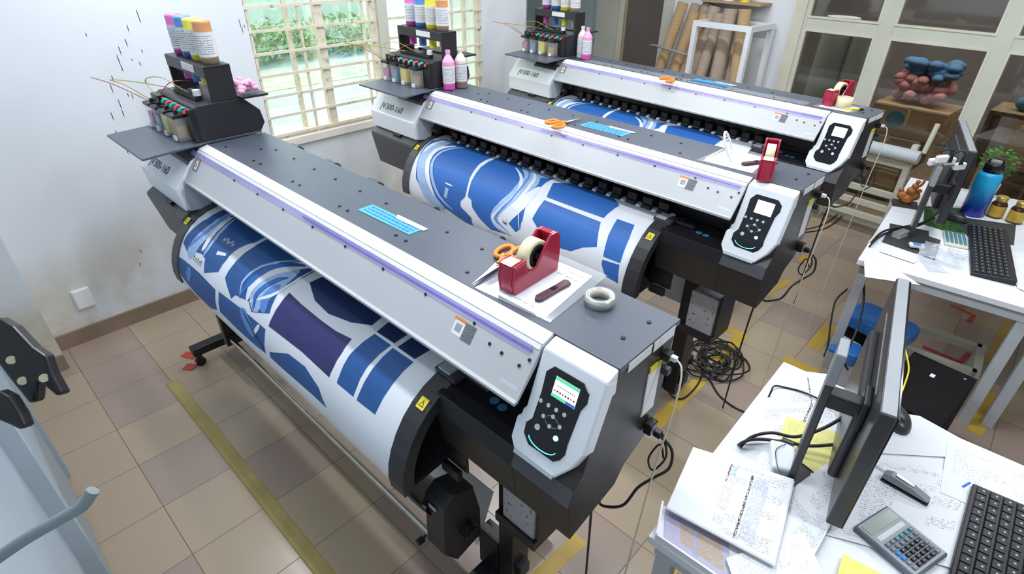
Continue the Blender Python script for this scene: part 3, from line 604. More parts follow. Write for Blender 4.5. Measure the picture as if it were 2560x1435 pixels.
RIB1={
'a':[(-2.147, 0.389), (-2.068, 0.259), (-2.087, 0.131)],
'b':[(-2.089, 0.414), (-2.097, 0.371), (-2.059, 0.23), (-2.087, 0.131)],
'c':[(-2.011, 0.349), (-2.013, 0.291), (-2.042, 0.142)],
'd':[(-1.985, 0.367), (-1.977, 0.276), (-2.018, 0.144)],
'e':[(-1.592, 0.403), (-1.617, 0.339), (-1.58, 0.253), (-1.504, 0.176), (-1.443, 0.125)],
'f':[(-1.54, 0.39), (-1.545, 0.308), (-1.499, 0.234), (-1.433, 0.165), (-1.364, 0.121)],
'g':[(-1.459, 0.404), (-1.478, 0.331), (-1.44, 0.251), (-1.397, 0.169)],
'h':[(-1.52, 0.386), (-1.4, 0.305), (-1.357, 0.229), (-1.345, 0.132)],
'i':[(-1.402, 0.383), (-1.428, 0.334), (-1.399, 0.26)],
'j':[(-2.072, 0.454), (-2.114, 0.527)],
'k':[(-1.568, 0.435), (-1.441, 0.501)],
'l':[(-1.441, 0.485), (-1.405, 0.436)],
'm':[(-1.551, 0.435), (-1.351, 0.525)],
}
POLY2={
'A':[(-2.201, 0.29), (-2.207, 0.185), (-2.14, 0.115), (-1.698, 0.112), (-1.695, 0.152), (-1.712, 0.223), (-1.706, 0.317), (-1.688, 0.408), (-1.684, 0.445), (-1.715, 0.484), (-1.705, 0.513), (-1.612, 0.548), (-1.607, 0.622), (-1.754, 0.588), (-1.946, 0.549), (-2.098, 0.501), (-2.151, 0.463), (-2.182, 0.372)],
'B':[(-1.657, 0.114), (-1.515, 0.108), (-1.217, 0.11), (-1.225, 0.186), (-1.228, 0.259), (-1.242, 0.343), (-1.225, 0.44), (-1.23, 0.459), (-1.225, 0.49), (-1.291, 0.548), (-1.449, 0.569), (-1.548, 0.528), (-1.613, 0.485), (-1.63, 0.449), (-1.667, 0.438), (-1.682, 0.35), (-1.683, 0.253), (-1.67, 0.164)],
'C':[(-1.189, 0.172), (-1.096, 0.117), (-0.984, 0.082), (-0.881, 0.09), (-0.767, 0.164), (-0.783, 0.273), (-0.949, 0.276), (-1.15, 0.277), (-1.164, 0.233)],
'D':[(-1.15, 0.297), (-0.784, 0.297), (-0.742, 0.415), (-0.815, 0.445), (-0.877, 0.487), (-0.954, 0.495), (-1.074, 0.472), (-1.167, 0.413)],
'E':[(-0.718, 0.251), (-0.621, 0.249), (-0.604, 0.321), (-0.594, 0.443), (-0.692, 0.446), (-0.71, 0.345)],
'F':[(-0.691, 0.461), (-0.595, 0.451), (-0.578, 0.54), (-0.654, 0.532), (-0.688, 0.483)],
}
RIB2={
'a':[(-1.919, 0.131), (-2.029, 0.223), (-2.056, 0.316), (-2.006, 0.414), (-1.903, 0.507), (-1.775, 0.554)],
'b':[(-2.032, 0.056), (-2.12, 0.194), (-2.139, 0.307), (-2.087, 0.436), (-1.99, 0.533), (-1.863, 0.574)],
'c':[(-2.103, 0.12), (-2.158, 0.201), (-2.179, 0.296)],
'g':[(-1.998, 0.161), (-2.082, 0.228), (-2.097, 0.317), (-2.044, 0.424), (-1.946, 0.52)],
'd':[(-1.483, 0.159), (-1.38, 0.222), (-1.333, 0.317), (-1.393, 0.425), (-1.441, 0.493), (-1.374, 0.537)],
'e':[(-1.42, 0.114), (-1.325, 0.198), (-1.318, 0.331), (-1.375, 0.437), (-1.392, 0.494), (-1.28, 0.536)],
'f':[(-1.226, 0.235), (-1.27, 0.352), (-1.343, 0.461), (-1.355, 0.499), (-1.246, 0.532)],
'h':[(-1.464, 0.123), (-1.353, 0.21), (-1.332, 0.326)],
'i':[(-1.344, 0.164), (-1.229, 0.121)],
'j':[(-1.296, 0.343), (-1.228, 0.5)],
}


def make_print(kind):
    lab = 'white transfer paper printed with blue football shirt panels and an indigo block' if kind == 1 else 'white transfer paper printed with large bright blue swirl panels'
    t = thing('printed_paper', lab, 'printed paper')
    mb = MB(); x0, x1 = -2.215, -.545; sheet_base(mb, x0, x1, 0)
    A = 1 if kind == 1 else 2
    MS = ['sheet', 'blue1', 'blue', 'navy', 'indigo', 'sky', 'mid', 'label', 'ink']
    if kind == 1:
        for k, p in POLY1.items():
            p = [(x, max(.02, s-.08) if s < .16 and k in ('S1', 'S3', 'S5') else s) for x, s in p]
            curved_poly(mb, p, .0005, {'S4': 4, 'S5': 3, 'S6': 3, 'S6b': 3, 'S2': 1, 'S2b': 1}.get(k, 1))
        R = RIB1
        for k, w_, mi in (('b', .075, 5), ('a', .022, 6), ('c', .03, 0), ('d', .022, 5), ('g', .12, 5), ('f', .055, 0), ('e', .014, 5), ('i', .05, 6), ('h', .014, 0), ('j', .05, 6), ('k', .05, 6), ('l', .02, 0), ('m', .010, 3)):
            curved_ribbon(mb, R[k], w_, .0009 if mi in (5, 6) else .0013, mi)
        curved_ribbon(mb, [(-1.60, .40), (-1.56, .30), (-1.50, .20), (-1.40, .14)], .03, .0010, 2)
        curved_ribbon(mb, [(-1.475, .40), (-1.49, .34), (-1.45, .27), (-1.40, .22)], .025, .0016, 2)
        for i in range(26):   # fine halftone lines of the light patch
            x = -1.90+i*.0; pass
        # squad name and emblem on the dark panel, handwritten size note
        for i, (x, s) in enumerate([(-1.92, .262), (-1.90, .255), (-1.88, .262), (-1.86, .253), (-1.84, .26)]): curved_ribbon(mb, [(x, s), (x+.006, s-.02), (x+.014, s-.004)], .004, .0016, 0)
        curved_poly(mb, [(-1.90, .305), (-1.83, .290), (-1.825, .302), (-1.895, .322)], .0016, 0)
        for i, x in enumerate((-2.06, -2.04, -2.02, -2.0, -1.985)): curved_ribbon(mb, [(x, .395), (x+.010, .385+.006*(i % 2)), (x+.003, .405), (x+.012, .41)], .003, .0016, 8)
    else:
        for k, p in POLY2.items(): curved_poly(mb, p, .0005, 2)
        R = RIB2
        for k, w_, mi in (('b', .10, 5), ('g', .035, 0), ('c', .028, 0), ('a', .022, 5), ('e', .12, 5), ('d', .020, 0), ('h', .022, 5), ('f', .075, 0), ('i', .05, 5), ('j', .006, 0)):
            curved_ribbon(mb, R[k], w_, .0009 if mi in (5, 6) else .0013, mi)
        curved_ribbon(mb, [(x+.022, s) for x, s in R['e']], .022, .0013, 0); curved_ribbon(mb, [(x-.020, s) for x, s in R['e']], .014, .0013, 6)
        curved_ribbon(mb, [(x+.035, s) for x, s in R['b']], .012, .0014, 6); curved_ribbon(mb, [(x-.012, s) for x, s in R['b']], .02, .0014, 0)
        curved_poly(mb, [(-1.865, .44), (-1.835, .44), (-1.835, .50), (-1.865, .50)], .0016, 5); curved_ribbon(mb, [(-1.88, .415), (-1.81, .418)], .008, .0016, 0)
    mb.build('paper_sheet', MS, t)
    r = MB(); r.cyl((-2.19, -.10, .475), (-.62, -.10, .475), .052, n=32, mi=0); r.ring((-.62, -.10, .475), (-.575, -.10, .475), .046, .038, mi=1); r.build('wound_roll', ['offw', 'core'], t)
    s2 = MB().box(-2.2, -.62, -.156, -.152, .45, .50); 
    return t

FACEP = Vector((0, -.042, 1.367)); FD = Vector((0, -.098, -.267)).normalized(); FNo = Vector((0, -.267, .098)).normalized()
def onface(x, v, off=0): return FACEP+Vector((x, 0, 0))+FD*v+FNo*off
COVP = Vector((0, -.042, 1.367)); CDn = Vector((0, -.086, -.119)).normalized(); CN = Vector((0, -.119, .086)).normalized()
def oncov(x, v, off=0): return COVP+Vector((x, 0, 0))+CDn*v+CN*off
def plate(mb, on, pts, o0, o1, mi=0):
    """outline on a slanted face, thickness o0..o1 along its normal"""
    n = len(pts); P = list(pts); ar = sum(P[i][0]*P[(i+1) % n][1]-P[(i+1) % n][0]*P[i][1] for i in range(n))
    if ar > 0: P = P[::-1]
    vs = [on(x, v, o1) for x, v in P]+[on(x, v, o0) for x, v in P]
    mb.add(vs, [list(range(n)), list(range(n, 2*n))[::-1]]+[(i, n+i, n+(i+1) % n, (i+1) % n) for i in range(n)], mi)
def rect(x0, x1, v0, v1): return [(x0, v0), (x1, v0), (x1, v1), (x0, v1)]

def make_printer():
    t = thing('large_format_printer', 'x', 'printer')
    # --- main housing
    MB().prism([(.0, 1.384), (.27, 1.384), (.27, 1.366), (.0, 1.366)], -2.245, 0).build('top_cover', 'dark', t, bevel=.002)
    MB().prism([(.0, 1.364), (.262, 1.364), (.262, 1.12), (.24, 1.05), (.20, 1.0), (.13, .96), (.13, 1.09), (.06, 1.105), (.06, 1.19), (.0, 1.25)], -2.262, -.19).build('rear_housing', 'bodydark', t)
    MB().box(-2.262, -.19, .03, .06, 1.11, 1.35).build('inner_back_panel', 'black', t)
    mb = MB(); mb.prism([(.0, 1.3795), (-.042, 1.3675), (-.134, 1.2420), (-.127, 1.2370), (-.030, 1.355), (.0, 1.365)], -2.255, -.192); mb.prism([(-.126, 1.237), (-.140, 1.236), (-.141, 1.247), (-.128, 1.248)], -2.255, -.192)
    mb.build('front_cover', 'cover', t, bevel=.0015)
    mb = MB().prism([(.0, 1.3825), (-.040, 1.3715), (-.040, 1.369), (.0, 1.380)], -2.250, -.194); plate(mb, oncov, rect(-2.25, -.195, .0, .012), .0, .002, 0); mb.build('cover_ledge', 'ledge', t)
    mb = MB(); plate(mb, oncov, rect(-2.30, -.215, .010, .034), .001, .003); mb.build('film_strip', 'lav', t)
    mb = MB(); plate(mb, oncov, rect(-1.30, -.21, .0185, .0235), .003, .0045); mb.build('film_edge', 'violet', t)
    # --- labels on the cover
    mb = MB(); plate(mb, oncov, rect(-.470, -.432, .052, .090), .0005, .0015, 0); plate(mb, oncov, rect(-.475, -.432, .043, .052), .0005, .0015, 1); plate(mb, oncov, rect(-.432, -.392, .046, .094), .0005, .0015, 2); plate(mb, oncov, rect(-.462, -.440, .058, .080), .0015, .002, 3)
    mb.build('cover_label', ['label', 'orange', 'speck', 'qr'], t)
    mb = MB(); plate(mb, oncov, rect(-2.232, -2.182, .030, .092), .0005, .0015, 2); plate(mb, oncov, rect(-2.222, -2.194, .046, .086), .0015, .0022, 0); plate(mb, oncov, rect(-2.222, -2.194, .036, .046), .0015, .0022, 1); plate(mb, oncov, rect(-2.215, -2.202, .055, .075), .0022, .0027, 3)
    mb.build('cover_label', ['label', 'orange', 'speck', 'qr'], t)
    mb = MB(); plate(mb, oncov, rect(-.262, -.205, .118, .128), .0005, .0012); mb.build('maker_badge', 'leg', t)
    # --- screws
    s0 = None
    for x in [-1.844, -1.638, -1.433, -1.224, -1.019, -.811, -.608, -.407]:
        a = oncov(x, .0365, .001); 
        if s0 is None: s0 = MB().cyl((0, 0, 0), CN*.003, .0045, n=10).build('screw', 'black', t); s0.location = a
        else: dupart(s0, t, a)
    for x, v in ((-.335, .062), (-.290, .066), (-.228, .070), (-.208, .045)): dupart(s0, t, oncov(x, v, .001))
    s1 = None
    for x, y in [(-2.006,.137),(-2.148,.042),(-1.954,.182),(-1.791,.18),(-1.882,.046),(-1.825,.048),(-1.616,.176),(-1.458,.176),(-1.552,.046),(-1.499,.046),(-1.285,.175),(-1.217,.045),(-1.164,.044),(-1.121,.175),(-.89,.047),(-.836,.045),(-.791,.177),(-.556,.049),(-.627,.176),(-.195,.23),(-.06,.10),(-.05,.20)]:
        if s1 is None: s1 = MB().cyl((0, 0, 0), (0, 0, .003), .006, n=10).build('screw', 'black', t); s1.location = (x, y, 1.384)
        else: dupart(s1, t, (x, y, 1.384))
    # --- left cover
    mb = MB().prism([(.0, 1.36), (-.085, 1.318), (-.180, 1.205), (-.166, 1.098), (-.06, 1.10), (.0, 1.2)], -2.745, -2.265); mb.build('left_cover', 'white', t, bevel=.004)
    MB().prism([(.27, 1.375), (.0, 1.362), (.0, 1.12), (.13, 1.02), (.262, 1.12)], -2.74, -2.268).build('left_housing', 'cover', t)
    mb = MB().prism([(.20, 1.1), (-.13, 1.105), (-.193, 1.066), (-.196, 1.05), (-.172, .94), (-.150, .84), (.10, .86), (.24, 1.0)], -2.742, -2.268); mb.build('left_lower_case', 'darkgrey', t, bevel=.003)
    MB().obox((-2.463, -.170, 1.088), (1, 0, 0), (0, .9, .3), (0, -.3, .9), .075, .02, .022).build('cover_latch', 'black', t)
    MB().prism([(-.020, 1.354), (-.085, 1.3215), (-.092, 1.317), (-.10, 1.305), (-.096, 1.299), (-.02, 1.345)], -2.52, -2.27).build('cover_slot', 'darkgrey', t)
    mb = MB(); c0 = Vector((-2.655, -.1385, 1.2545)); up = Vector((0, .095, .113)).normalized(); nn = Vector((0, -.113, .095)).normalized()
    text('JV300-160', .056, Vector((-2.652, -.157, 1.2325))+nn*.0015, (1, 0, 0), up, 0, mb); mb.build('model_lettering', 'ink', t)
    mb = MB(); mb.prism([(-.045, 1.35), (-.10, 1.29), (-.158, 1.20), (-.150, 1.10), (-.06, 1.09), (-.02, 1.20)], -2.268, -2.252); mb.build('cover_end_bracket', 'leg', t)
    mb = MB().box(-2.25, -2.235, -.03, .02, 1.11, 1.24).box(-2.25, -2.18, .0, .02, 1.16, 1.20).cyl((-2.24, -.05, 1.15), (-2.20, -.05, 1.15), .012, n=10); mb.build('carriage_bracket', 'darkgrey', t)
    # --- platen, heater surface, rollers, guards
    mb = MB(); n = len(PROF); vs = []
    k = 12
    for i in range(k): p = onprof(0, SS[i], -.004); vs += [(-2.265, p.y, p.z), (-.49, p.y, p.z)]
    mb.add(vs, [(2*i, 2*i+2, 2*i+3, 2*i+1) for i in range(k-1)], 0, True)
    e = onprof(0, SS[k-1], -.004); mb.add([(-2.265, e.y, e.z), (-.49, e.y, e.z), (-.49, -.12, .80), (-2.265, -.12, .80), (-2.265, .06, 1.0), (-.49, .06, 1.0)], [(0, 3, 2, 1), (3, 4, 5, 2)], 0)
    mb.box(-2.262, -.49, -.0, .03, 1.09, 1.103); mb.build('platen', 'darkw', t)
    MB().box(-2.20, -.50, .018, .029, 1.16, 1.19).build('roller_rail', 'black', t)
    pr = None
    for i in range(18):
        x = -2.06+i*.0885
        if pr is None:
            q = MB().box(-.026, .026, -.020, .012, .015, .058); q.cyl((-.024, -.022, .014), (.024, -.022, .014), .011, n=14, mi=0); q.prism([(.030, .001), (.054, .001), (.058, .010), (.034, .014)], -.030, .006, 1, axis='y'); pr = q.build('pinch_roller', ['black', 'white'], t, bevel=.002); pr.location = (x, .0, 1.104)
        else: dupart(pr, t, (x, .0, 1.104))
    def guard(x0, x1, th, nm, m, k0=2, k1=12, flare=0):
        g = MB(); vs = []; N = k1-k0
        for i in range(k0, k1):
            a = onprof(x0, SS[i], th); b_ = onprof(x1, SS[i], th*.8); vs += [a, b_, onprof(x1, SS[i], -.03), onprof(x0, SS[i], -.004)]
        fs = []
        for i in range(N-1):
            for j in range(4): fs.append((4*i+j, 4*i+4+j, 4*i+4+(j+1) % 4, 4*i+(j+1) % 4))
        fs += [(0, 1, 2, 3), (4*N-1, 4*N-2, 4*N-3, 4*N-4)]
        g.add(vs, fs, 0, False); return g.build(nm, m, t)
    guard(-2.275, -2.214, .010, 'left_side_guard', 'darkgrey'); guard(-.548, -.480, .014, 'right_side_guard', 'darkw', 2)
    MB().box(-.56, -.47, -.09, -.02, 1.10, 1.115).box(-.55, -.50, -.085, -.03, 1.115, 1.122, 1).build('media_clamp', ['darkgrey', 'leg'], t)
    for x, k in ((-2.245, 0), (-.512, 1)):
        a = onprof(x, .262, .0155); b_ = onprof(x, .302, .0155); nrm = (onprof(x, .282, .03)-onprof(x, .282, 0)).normalized(); up_ = (a-b_).normalized(); c = (a+b_)/2
        q = MB().obox(c, (1, 0, 0), up_, nrm, .032, .036, .0015, 0)
        tri = [c+nrm*.0012+Vector((1, 0, 0))*u+up_*v for u, v in ((-.011, -.010), (.011, -.010), (0, .011))]; q.add(tri, [(0, 1, 2)], 1)
        tri = [c+nrm*.0016+Vector((1, 0, 0))*u+up_*v for u, v in ((-.0075, -.0078), (.0075, -.0078), (0, .0065))]; q.add(tri, [(0, 1, 2)], 0)
        text('!', .014, c+nrm*.002-Vector((.002, 0, 0))-up_*.0065, (1, 0, 0), up_, 1, q)
        q.build('warning_label', ['yellow', 'ink'], t)
    # --- right body
    MB().prism([(.255, 1.366), (.0, 1.366), (-.035, 1.33), (-.10, 1.12), (-.135, 1.086), (-.150, 1.045), (-.128, .893), (.065, .935), (.10, .985), (.19, 1.025), (.238, 1.106)], -.188, -.002).build('right_housing', 'bodydark', t, bevel=.002)
    MB().prism([(.06, 1.10), (-.135, 1.086), (-.152, 1.040), (-.1285, .893), (.06, .93)], -.495, -.186).build('station_case', 'bodydark', t, bevel=.002)
    mb = MB().prism([(.055, 1.106), (.055, 1.10), (-.133, 1.087), (-.150, 1.041), (-.154, 1.041), (-.137, 1.092)], -.493, -.187); mb.build('station_cover', 'black', t, bevel=.001)
    MB().prism([(-.1365, 1.0905), (-.1535, 1.0425), (-.1515, 1.040), (-.1345, 1.088)], -.492, -.002).build('bevelled_edge', 'darkgrey', t)
    q = MB()
    for i in range(2): q.cyl((-.345+i*.035, -.055-.004*i, 1.098), (-.345+i*.035, -.055-.004*i, 1.0995), .014, n=20)
    q.build('round_mark', 'cardblue', t)
    MB().box(-.49, -.38, -.045, -.035, 1.10, 1.112).cyl((-.462, -.005, 1.10), (-.462, -.005, 1.115), .006, n=10).build('station_rail', 'darkgrey', t)
    # --- control pod
    mb = MB(); out = [(-.188, 0), (0, 0), (.0, .19), (-.020, .240), (-.058, .292), (-.186, .292), (-.207, .262), (-.207, .200), (-.196, .190), (-.196, .172), (-.188, .165)]
    plate(mb, onface, out, -.045, .002); mb.prism([(.0, 1.382), (-.0435, 1.369), (-.068, 1.30), (.0, 1.31)], -.1872, -.0012); mb.build('control_pod', 'white', t, bevel=.006)
    ob_ = [(-.160,.050),(-.142,.028),(-.055,.028),(-.035,.045),(-.033,.070),(-.043,.094),(-.048,.189),(-.046,.215),(-.055,.236),(-.071,.250),(-.150,.250),(-.172,.229),(-.174,.200),(-.160,.180),(-.157,.103)]
    mb = MB(); plate(mb, onface, ob_, .0, .0045); pod = mb.build('control_panel', 'gloss', t, bevel=.0015)
    mb = MB(); plate(mb, onface, rect(-.128, -.059, .046, .098), .0045, .0055, 0)
    if True:
        plate(mb, onface, rect(-.128, -.059, .046, .054), .0055, .006, 1); plate(mb, onface, rect(-.128, -.085, .090, .098), .0055, .006, 1); plate(mb, onface, rect(-.085, -.059, .090, .098), .0055, .006, 2)
        for i in range(8): x = -.124+i*.008; plate(mb, onface, rect(x, x+.0045, .0785, .0825), .0055, .006, 3 if i % 3 == 0 else 4)
        for i in range(9): x = -.118+i*.006; plate(mb, onface, rect(x, x+.004, .066, .0675), .0055, .006, 4)
    mb.build('screen', ['scrw', 'scrg', 'scrb', 'scrr', 'ink'], pod)
    b0 = None
    for x, v in ((-.150, .125), (-.126, .1245), (-.102, .124), (-.078, .1235), (-.131, .157), (-.105, .144), (-.107, .172), (-.080, .158)):
        if b0 is None: b0 = MB().cyl((0, 0, 0), FNo*.0025, .0052, n=16).build('button', 'btn', pod); b0.location = onface(x, v, .0045)
        else: dupart(b0, pod, onface(x, v, .0045))
    bb = MB().cyl((0, 0, 0), FNo*.003, .0078, n=18).build('button', 'btn', pod); bb.location = onface(-.138, .192, .0045)
    bb = MB().cyl((0, 0, 0), FNo*.003, .0068, n=18).build('lit_button', 'glow', pod); bb.location = onface(-.081, .190, .0045)
    arc = [onface(-.113-.043*cos(a), .222+.021*sin(a), .0052) for a in [pi*.06+i*pi*.88/10 for i in range(11)]]; MB().tube(arc, .0012, 6).build('light_bar', 'teal', pod)
    lk = [onface(x, v, .005) for x, v in ((-.122, .152), (-.113, .145), (-.098, .146), (-.087, .153), (-.083, .163), (-.095, .172), (-.112, .172), (-.124, .165), (-.122, .152))]; MB().tube(lk, .0004, 4, smoothpath=False).build('button_outline', 'btn', pod)
    MB().obox(onface(-.122, .287, .004), (1, 0, 0), FD, FNo, .125, .012, .004).build('pod_lip', 'leg', t)
    # --- right side details
    MB().box(.0, .0015, .035, .135, 1.352, 1.378).box(.0, .0015, .145, .245, 1.348, 1.378).build('side_label', 'label', t)
    MB().box(-.002, .001, .145, .205, 1.13, 1.275).box(-.002, .0012, .150, .205, 1.275, 1.295, 1).build('rating_label', ['speck' if 0 else 'label', 'yellow'], t)
    MB().box(0, .024, .19, .215, 1.30, 1.325).build('data_socket', 'black', t, bevel=.002); MB().box(0, .022, .205, .226, 1.245, 1.265).build('data_socket', 'black', t, bevel=.002)
    MB().box(0, .024, .170, .206, 1.055, 1.092).build('power_inlet', 'black', t, bevel=.003)
    # --- rear feed rollers
    kb = None
    for x in (-2.05, -1.73, -1.41, -1.06, -.72):
        if kb is None:
            q = MB().cyl((-.035, 0, 0), (.035, 0, 0), .030, n=18).cyl((-.038, 0, 0), (.038, 0, 0), .018, n=14, mi=1).box(-.02, .02, -.05, .0, -.012, .012); kb = q.build('feed_roller_hub', ['darkgrey', 'alum'], t); kb.location = (x, .315, 1.325)
        else: dupart(kb, t, (x, .315, 1.325))
    # --- ink tray plate + ink station
    MB().prism([(-2.672, -.285), (-2.192, -.285), (-2.225, -.11), (-2.247, .0), (-2.247, .26), (-2.74, .26), (-2.72, .0)], 1.386, 1.396, axis='z').build('ink_tray_plate', 'dark', t, bevel=.001)
    MB().prism([(-.015, 1.397), (-.015, 1.545), (.0, 1.553), (.205, 1.556), (.275, 1.49), (.285, 1.43), (.262, 1.397)], -2.705, -2.247).build('ink_supply_case', 'rackblk', t, bevel=.003)
    mb = MB().box(-2.705, -2.69, .07, .185, 1.556, 1.705).box(-2.262, -2.247, .07, .185, 1.556, 1.705).box(-2.705, -2.247, .07, .185, 1.697, 1.708).box(-2.705, -2.247, .068, .075, 1.655, 1.708)
    mb.build('bottle_rack', 'rackblk', t, bevel=.003)
    MB().box(-2.50, -2.36, .0655, .069, 1.668, 1.700).build('rack_note', 'label', t)
    for i, c in enumerate(('mag', 'cy', 'ye', 'gy')): MB().cyl((-2.625+.105*i, .13, 1.60), (-2.625+.105*i, .13, 1.645), .024, n=14).build('ink_funnel', c, t)
    MB().box(-2.70, -2.60, -.045, -.015, 1.46, 1.545).build('station_bracket', 'black', t); MB().box(-2.307, -2.247, -.04, -.015, 1.40, 1.54).build('station_bracket', 'black', t)
    cl = {}
    for i in range(8):
        x = -2.665+i*.054; key = 'clipt' if i % 2 == 0 else 'clipr'
        if key not in cl:
            pts = [(.0, -.015*cos(a), .018*sin(a)) for a in [pi*.1+j*pi*.25 for j in range(7)]]; pts = [(x_+.003*j, y_, z_) for j, (x_, y_, z_) in enumerate(pts)]
            cl[key] = MB().tube(pts, .007, 8).build('hose_clip', key, t); cl[key]['label'] = 'teal hose clip' if i % 2 == 0 else 'red hose clip'; cl[key].location = (x, -.03, 1.517)
        else: dupart(cl[key], t, (x, -.03, 1.517))
    for i, (x, c, h) in enumerate(((-2.655, 'tinkm', .05), (-2.56, 'tinkc', .05), (-2.46, 'tinky', .075), (-2.35, 'tinkk', .045))):
        tk = MB().box(-.03, .03, -.024, .024, 0, .092).build('ink_tank', 'clear', t, bevel=.004); tk.location = (x, -.062, 1.397); tk.scale = (1.12, 1.1, 1.12)
        MB().box(-.026, .026, -.02, .02, .014, .014+h).build('ink_level', c, tk); MB().box(-.033, .033, -.027, .027, .092, .104).cyl((0, 0, .104), (0, 0, .118), .008, n=10).build('tank_cap', 'black', tk)
        MB().box(-.012, .012, -.032, -.024, .002, .02).build('tank_foot', 'label', tk)
    ws = MB(); ws.tube([(-2.67, -.03, 1.49), (-2.77, -.12, 1.58), (-2.84, -.16, 1.60), (-2.76, -.06, 1.585), (-2.62, .02, 1.57), (-2.45, .05, 1.565)], .0022, 6); ws.tube([(-2.60, -.03, 1.52), (-2.70, -.05, 1.60), (-2.62, .0, 1.62), (-2.50, .04, 1.58), (-2.38, .06, 1.57)], .002, 6)
    ws.build('ink_hose', 'wirey', t); ws = MB(); ws.tube([(-2.68, -.05, 1.50), (-2.78, -.16, 1.585), (-2.90, -.22, 1.61)], .002, 6); ws.tube([(-2.66, -.03, 1.52), (-2.58, .02, 1.60), (-2.55, .10, 1.60)], .002, 6); ws.build('ink_hose', 'wirer', t)
    MB().box(-2.60, -2.33, .03, .06, 1.556, 1.575).cyl((-2.35, .05, 1.575), (-2.35, .05, 1.60), .018, n=12, mi=1).cyl((-2.41, .05, 1.575), (-2.41, .05, 1.595), .014, n=12, mi=2).build('hose_junction', ['black', 'label', 'darkgrey'], t)
    MB().box(-2.66, -2.215, .19, .315, 1.5565, 1.566).build('rear_shelf', 'rackblk', t)
    # --- stand
    MB().box(-2.66, -.30, .03, .08, .17, .23).build('cross_beam', 'black', t, bevel=.003)
    MB().box(-2.262, -.40, .045, .075, .84, .90).build('under_beam', 'black', t, bevel=.003)
    for x in (-2.15, -.36):
        MB().box(x-.035, x+.035, .01, .10, .10, .90).build('stand_leg', 'black', t, bevel=.004)
    for x in (-2.65, -.44):
        ft = MB().box(x-.033, x+.033, -.275, .36, .085, .135).build('stand_foot', 'black', t, bevel=.004)
        for y in (-.245, .33):
            q = MB().cyl((x-.014, y, .028), (x+.014, y, .028), .028, n=18).cyl((x, y, .04), (x, y, .09), .017, n=12); q.build('caster', 'black', ft)
    # --- take-up
    MB().cyl((-2.235, -.162, .372), (-.50, -.162, .372), .0115, n=14).build('tension_bar', 'alum', t)
    MB().box(-2.27, -2.225, -.185, -.0, .33, .52).cyl((-2.275, -.15, .37), (-2.21, -.15, .37), .028, n=14).box(-2.66, -2.24, -.02, .03, .14, .19).build('take_up_holder', 'black', t, bevel=.003)
    mb = MB().prism([(-.175, .36), (-.165, .60), (-.12, .635), (-.03, .60), (.0, .45), (.0, .30), (-.12, .27)], -.575, -.475); mb.build('take_up_motor', 'darkw', t, bevel=.006)
    MB().cyl((-.475, -.075, .42), (-.44, -.075, .42), .030, n=18).cyl((-.44, -.075, .42), (-.432, -.075, .42), .022, n=18).build('motor_knob', 'black', t); MB().box(-.545, -.51, -.1735, -.170, .565, .58).build('motor_label', 'leg', t)
    MB().cyl((-.60, -.175, .33), (-.60, -.20, .33), .014, n=12).cyl((-.60, -.175, .33), (-.60, -.15, .34), .005, n=8).build('clamp_knob', 'black', t)
    MB().box(-.50, -.40, .01, .07, .10, .30).build('motor_bracket', 'black', t, bevel=.003)
    # --- waste ink tank and front bracket
    mb = MB().box(-.33, -.19, -.04, .12, .58, .80); mb.build('waste_ink_tank', 'waste', t, bevel=.01); MB().box(-.35, -.18, -.05, .13, .56, .60).box(-.185, -.175, -.04, .12, .60, .82).build('waste_tank_holder', 'black', t)
    mb = MB().box(-.52, -.40, -.12, -.11, .80, .90).box(-.50, -.42, -.14, -.12, .76, .80); mb.build('motor_hook', 'black', t, bevel=.004)
    # --- back supply roll
    mb = MB().cyl((-2.15, .20, .74), (-.20, .20, .74), .085, n=32, mi=0).cyl((-2.22, .20, .74), (-.14, .20, .74), .035, n=18, mi=1); mb.build('supply_roll', ['sheet', 'core'], t)
    MB().box(-2.2, -.3, .110, .113, .60, .90).build('feeding_paper', 'sheet', t); MB().prism([(.11, .40), (.113, .40), (.02, .16), (.017, .16)], -.86, -.52).build('hanging_paper', 'sheet', t)
    return t
PL = ['grey and black wide-format printer nearest the camera, indigo block on its paper',
      'grey and black wide-format printer in the middle of the three', 'grey and black wide-format printer furthest away, before the cardboard tubes']
OFF = [((0, 0), 0), ((-.0956, 1.3714), -.0262), ((-.2164, 2.6928), -.0829)]
def pw(k, x, y, z):
    (dx, dy), th = OFF[k-1]; return Vector((x*cos(th)-y*sin(th)+dx, x*sin(th)+y*cos(th)+dy, z))
pr1 = make_printer(); pr1['label'] = PL[0]; pr1['group'] = 'wide-format printers'
for k in (2, 3):
    (dx, dy), th = OFF[k-1]; pk = dup(pr1, (dx, dy, 0), th, PL[k-1])
    panel = [c for c in pk.children if c.name.startswith('control_panel')][0]
    for c in list(panel.children):
        if c.name.startswith('screen'):
            c.data = c.data.copy(); c.data.materials.clear()
            for m_ in ('scrw', 'scrw', 'scrw', 'scrw', 'qr'): c.data.materials.append(M[m_])
        if c.name.startswith('light_bar') and k == 3: bpy.data.objects.remove(c)
m1 = make_print(1); m2 = make_print(2); (dx, dy), th = OFF[1]; m2.location = (dx, dy, 0); m2.rotation_euler.z = th; m2['label'] += ' on the middle printer'
(dx, dy), th = OFF[2]; dup(m2, (dx, dy, 0), th, 'white transfer paper printed with blue swirl panels on the furthest printer')
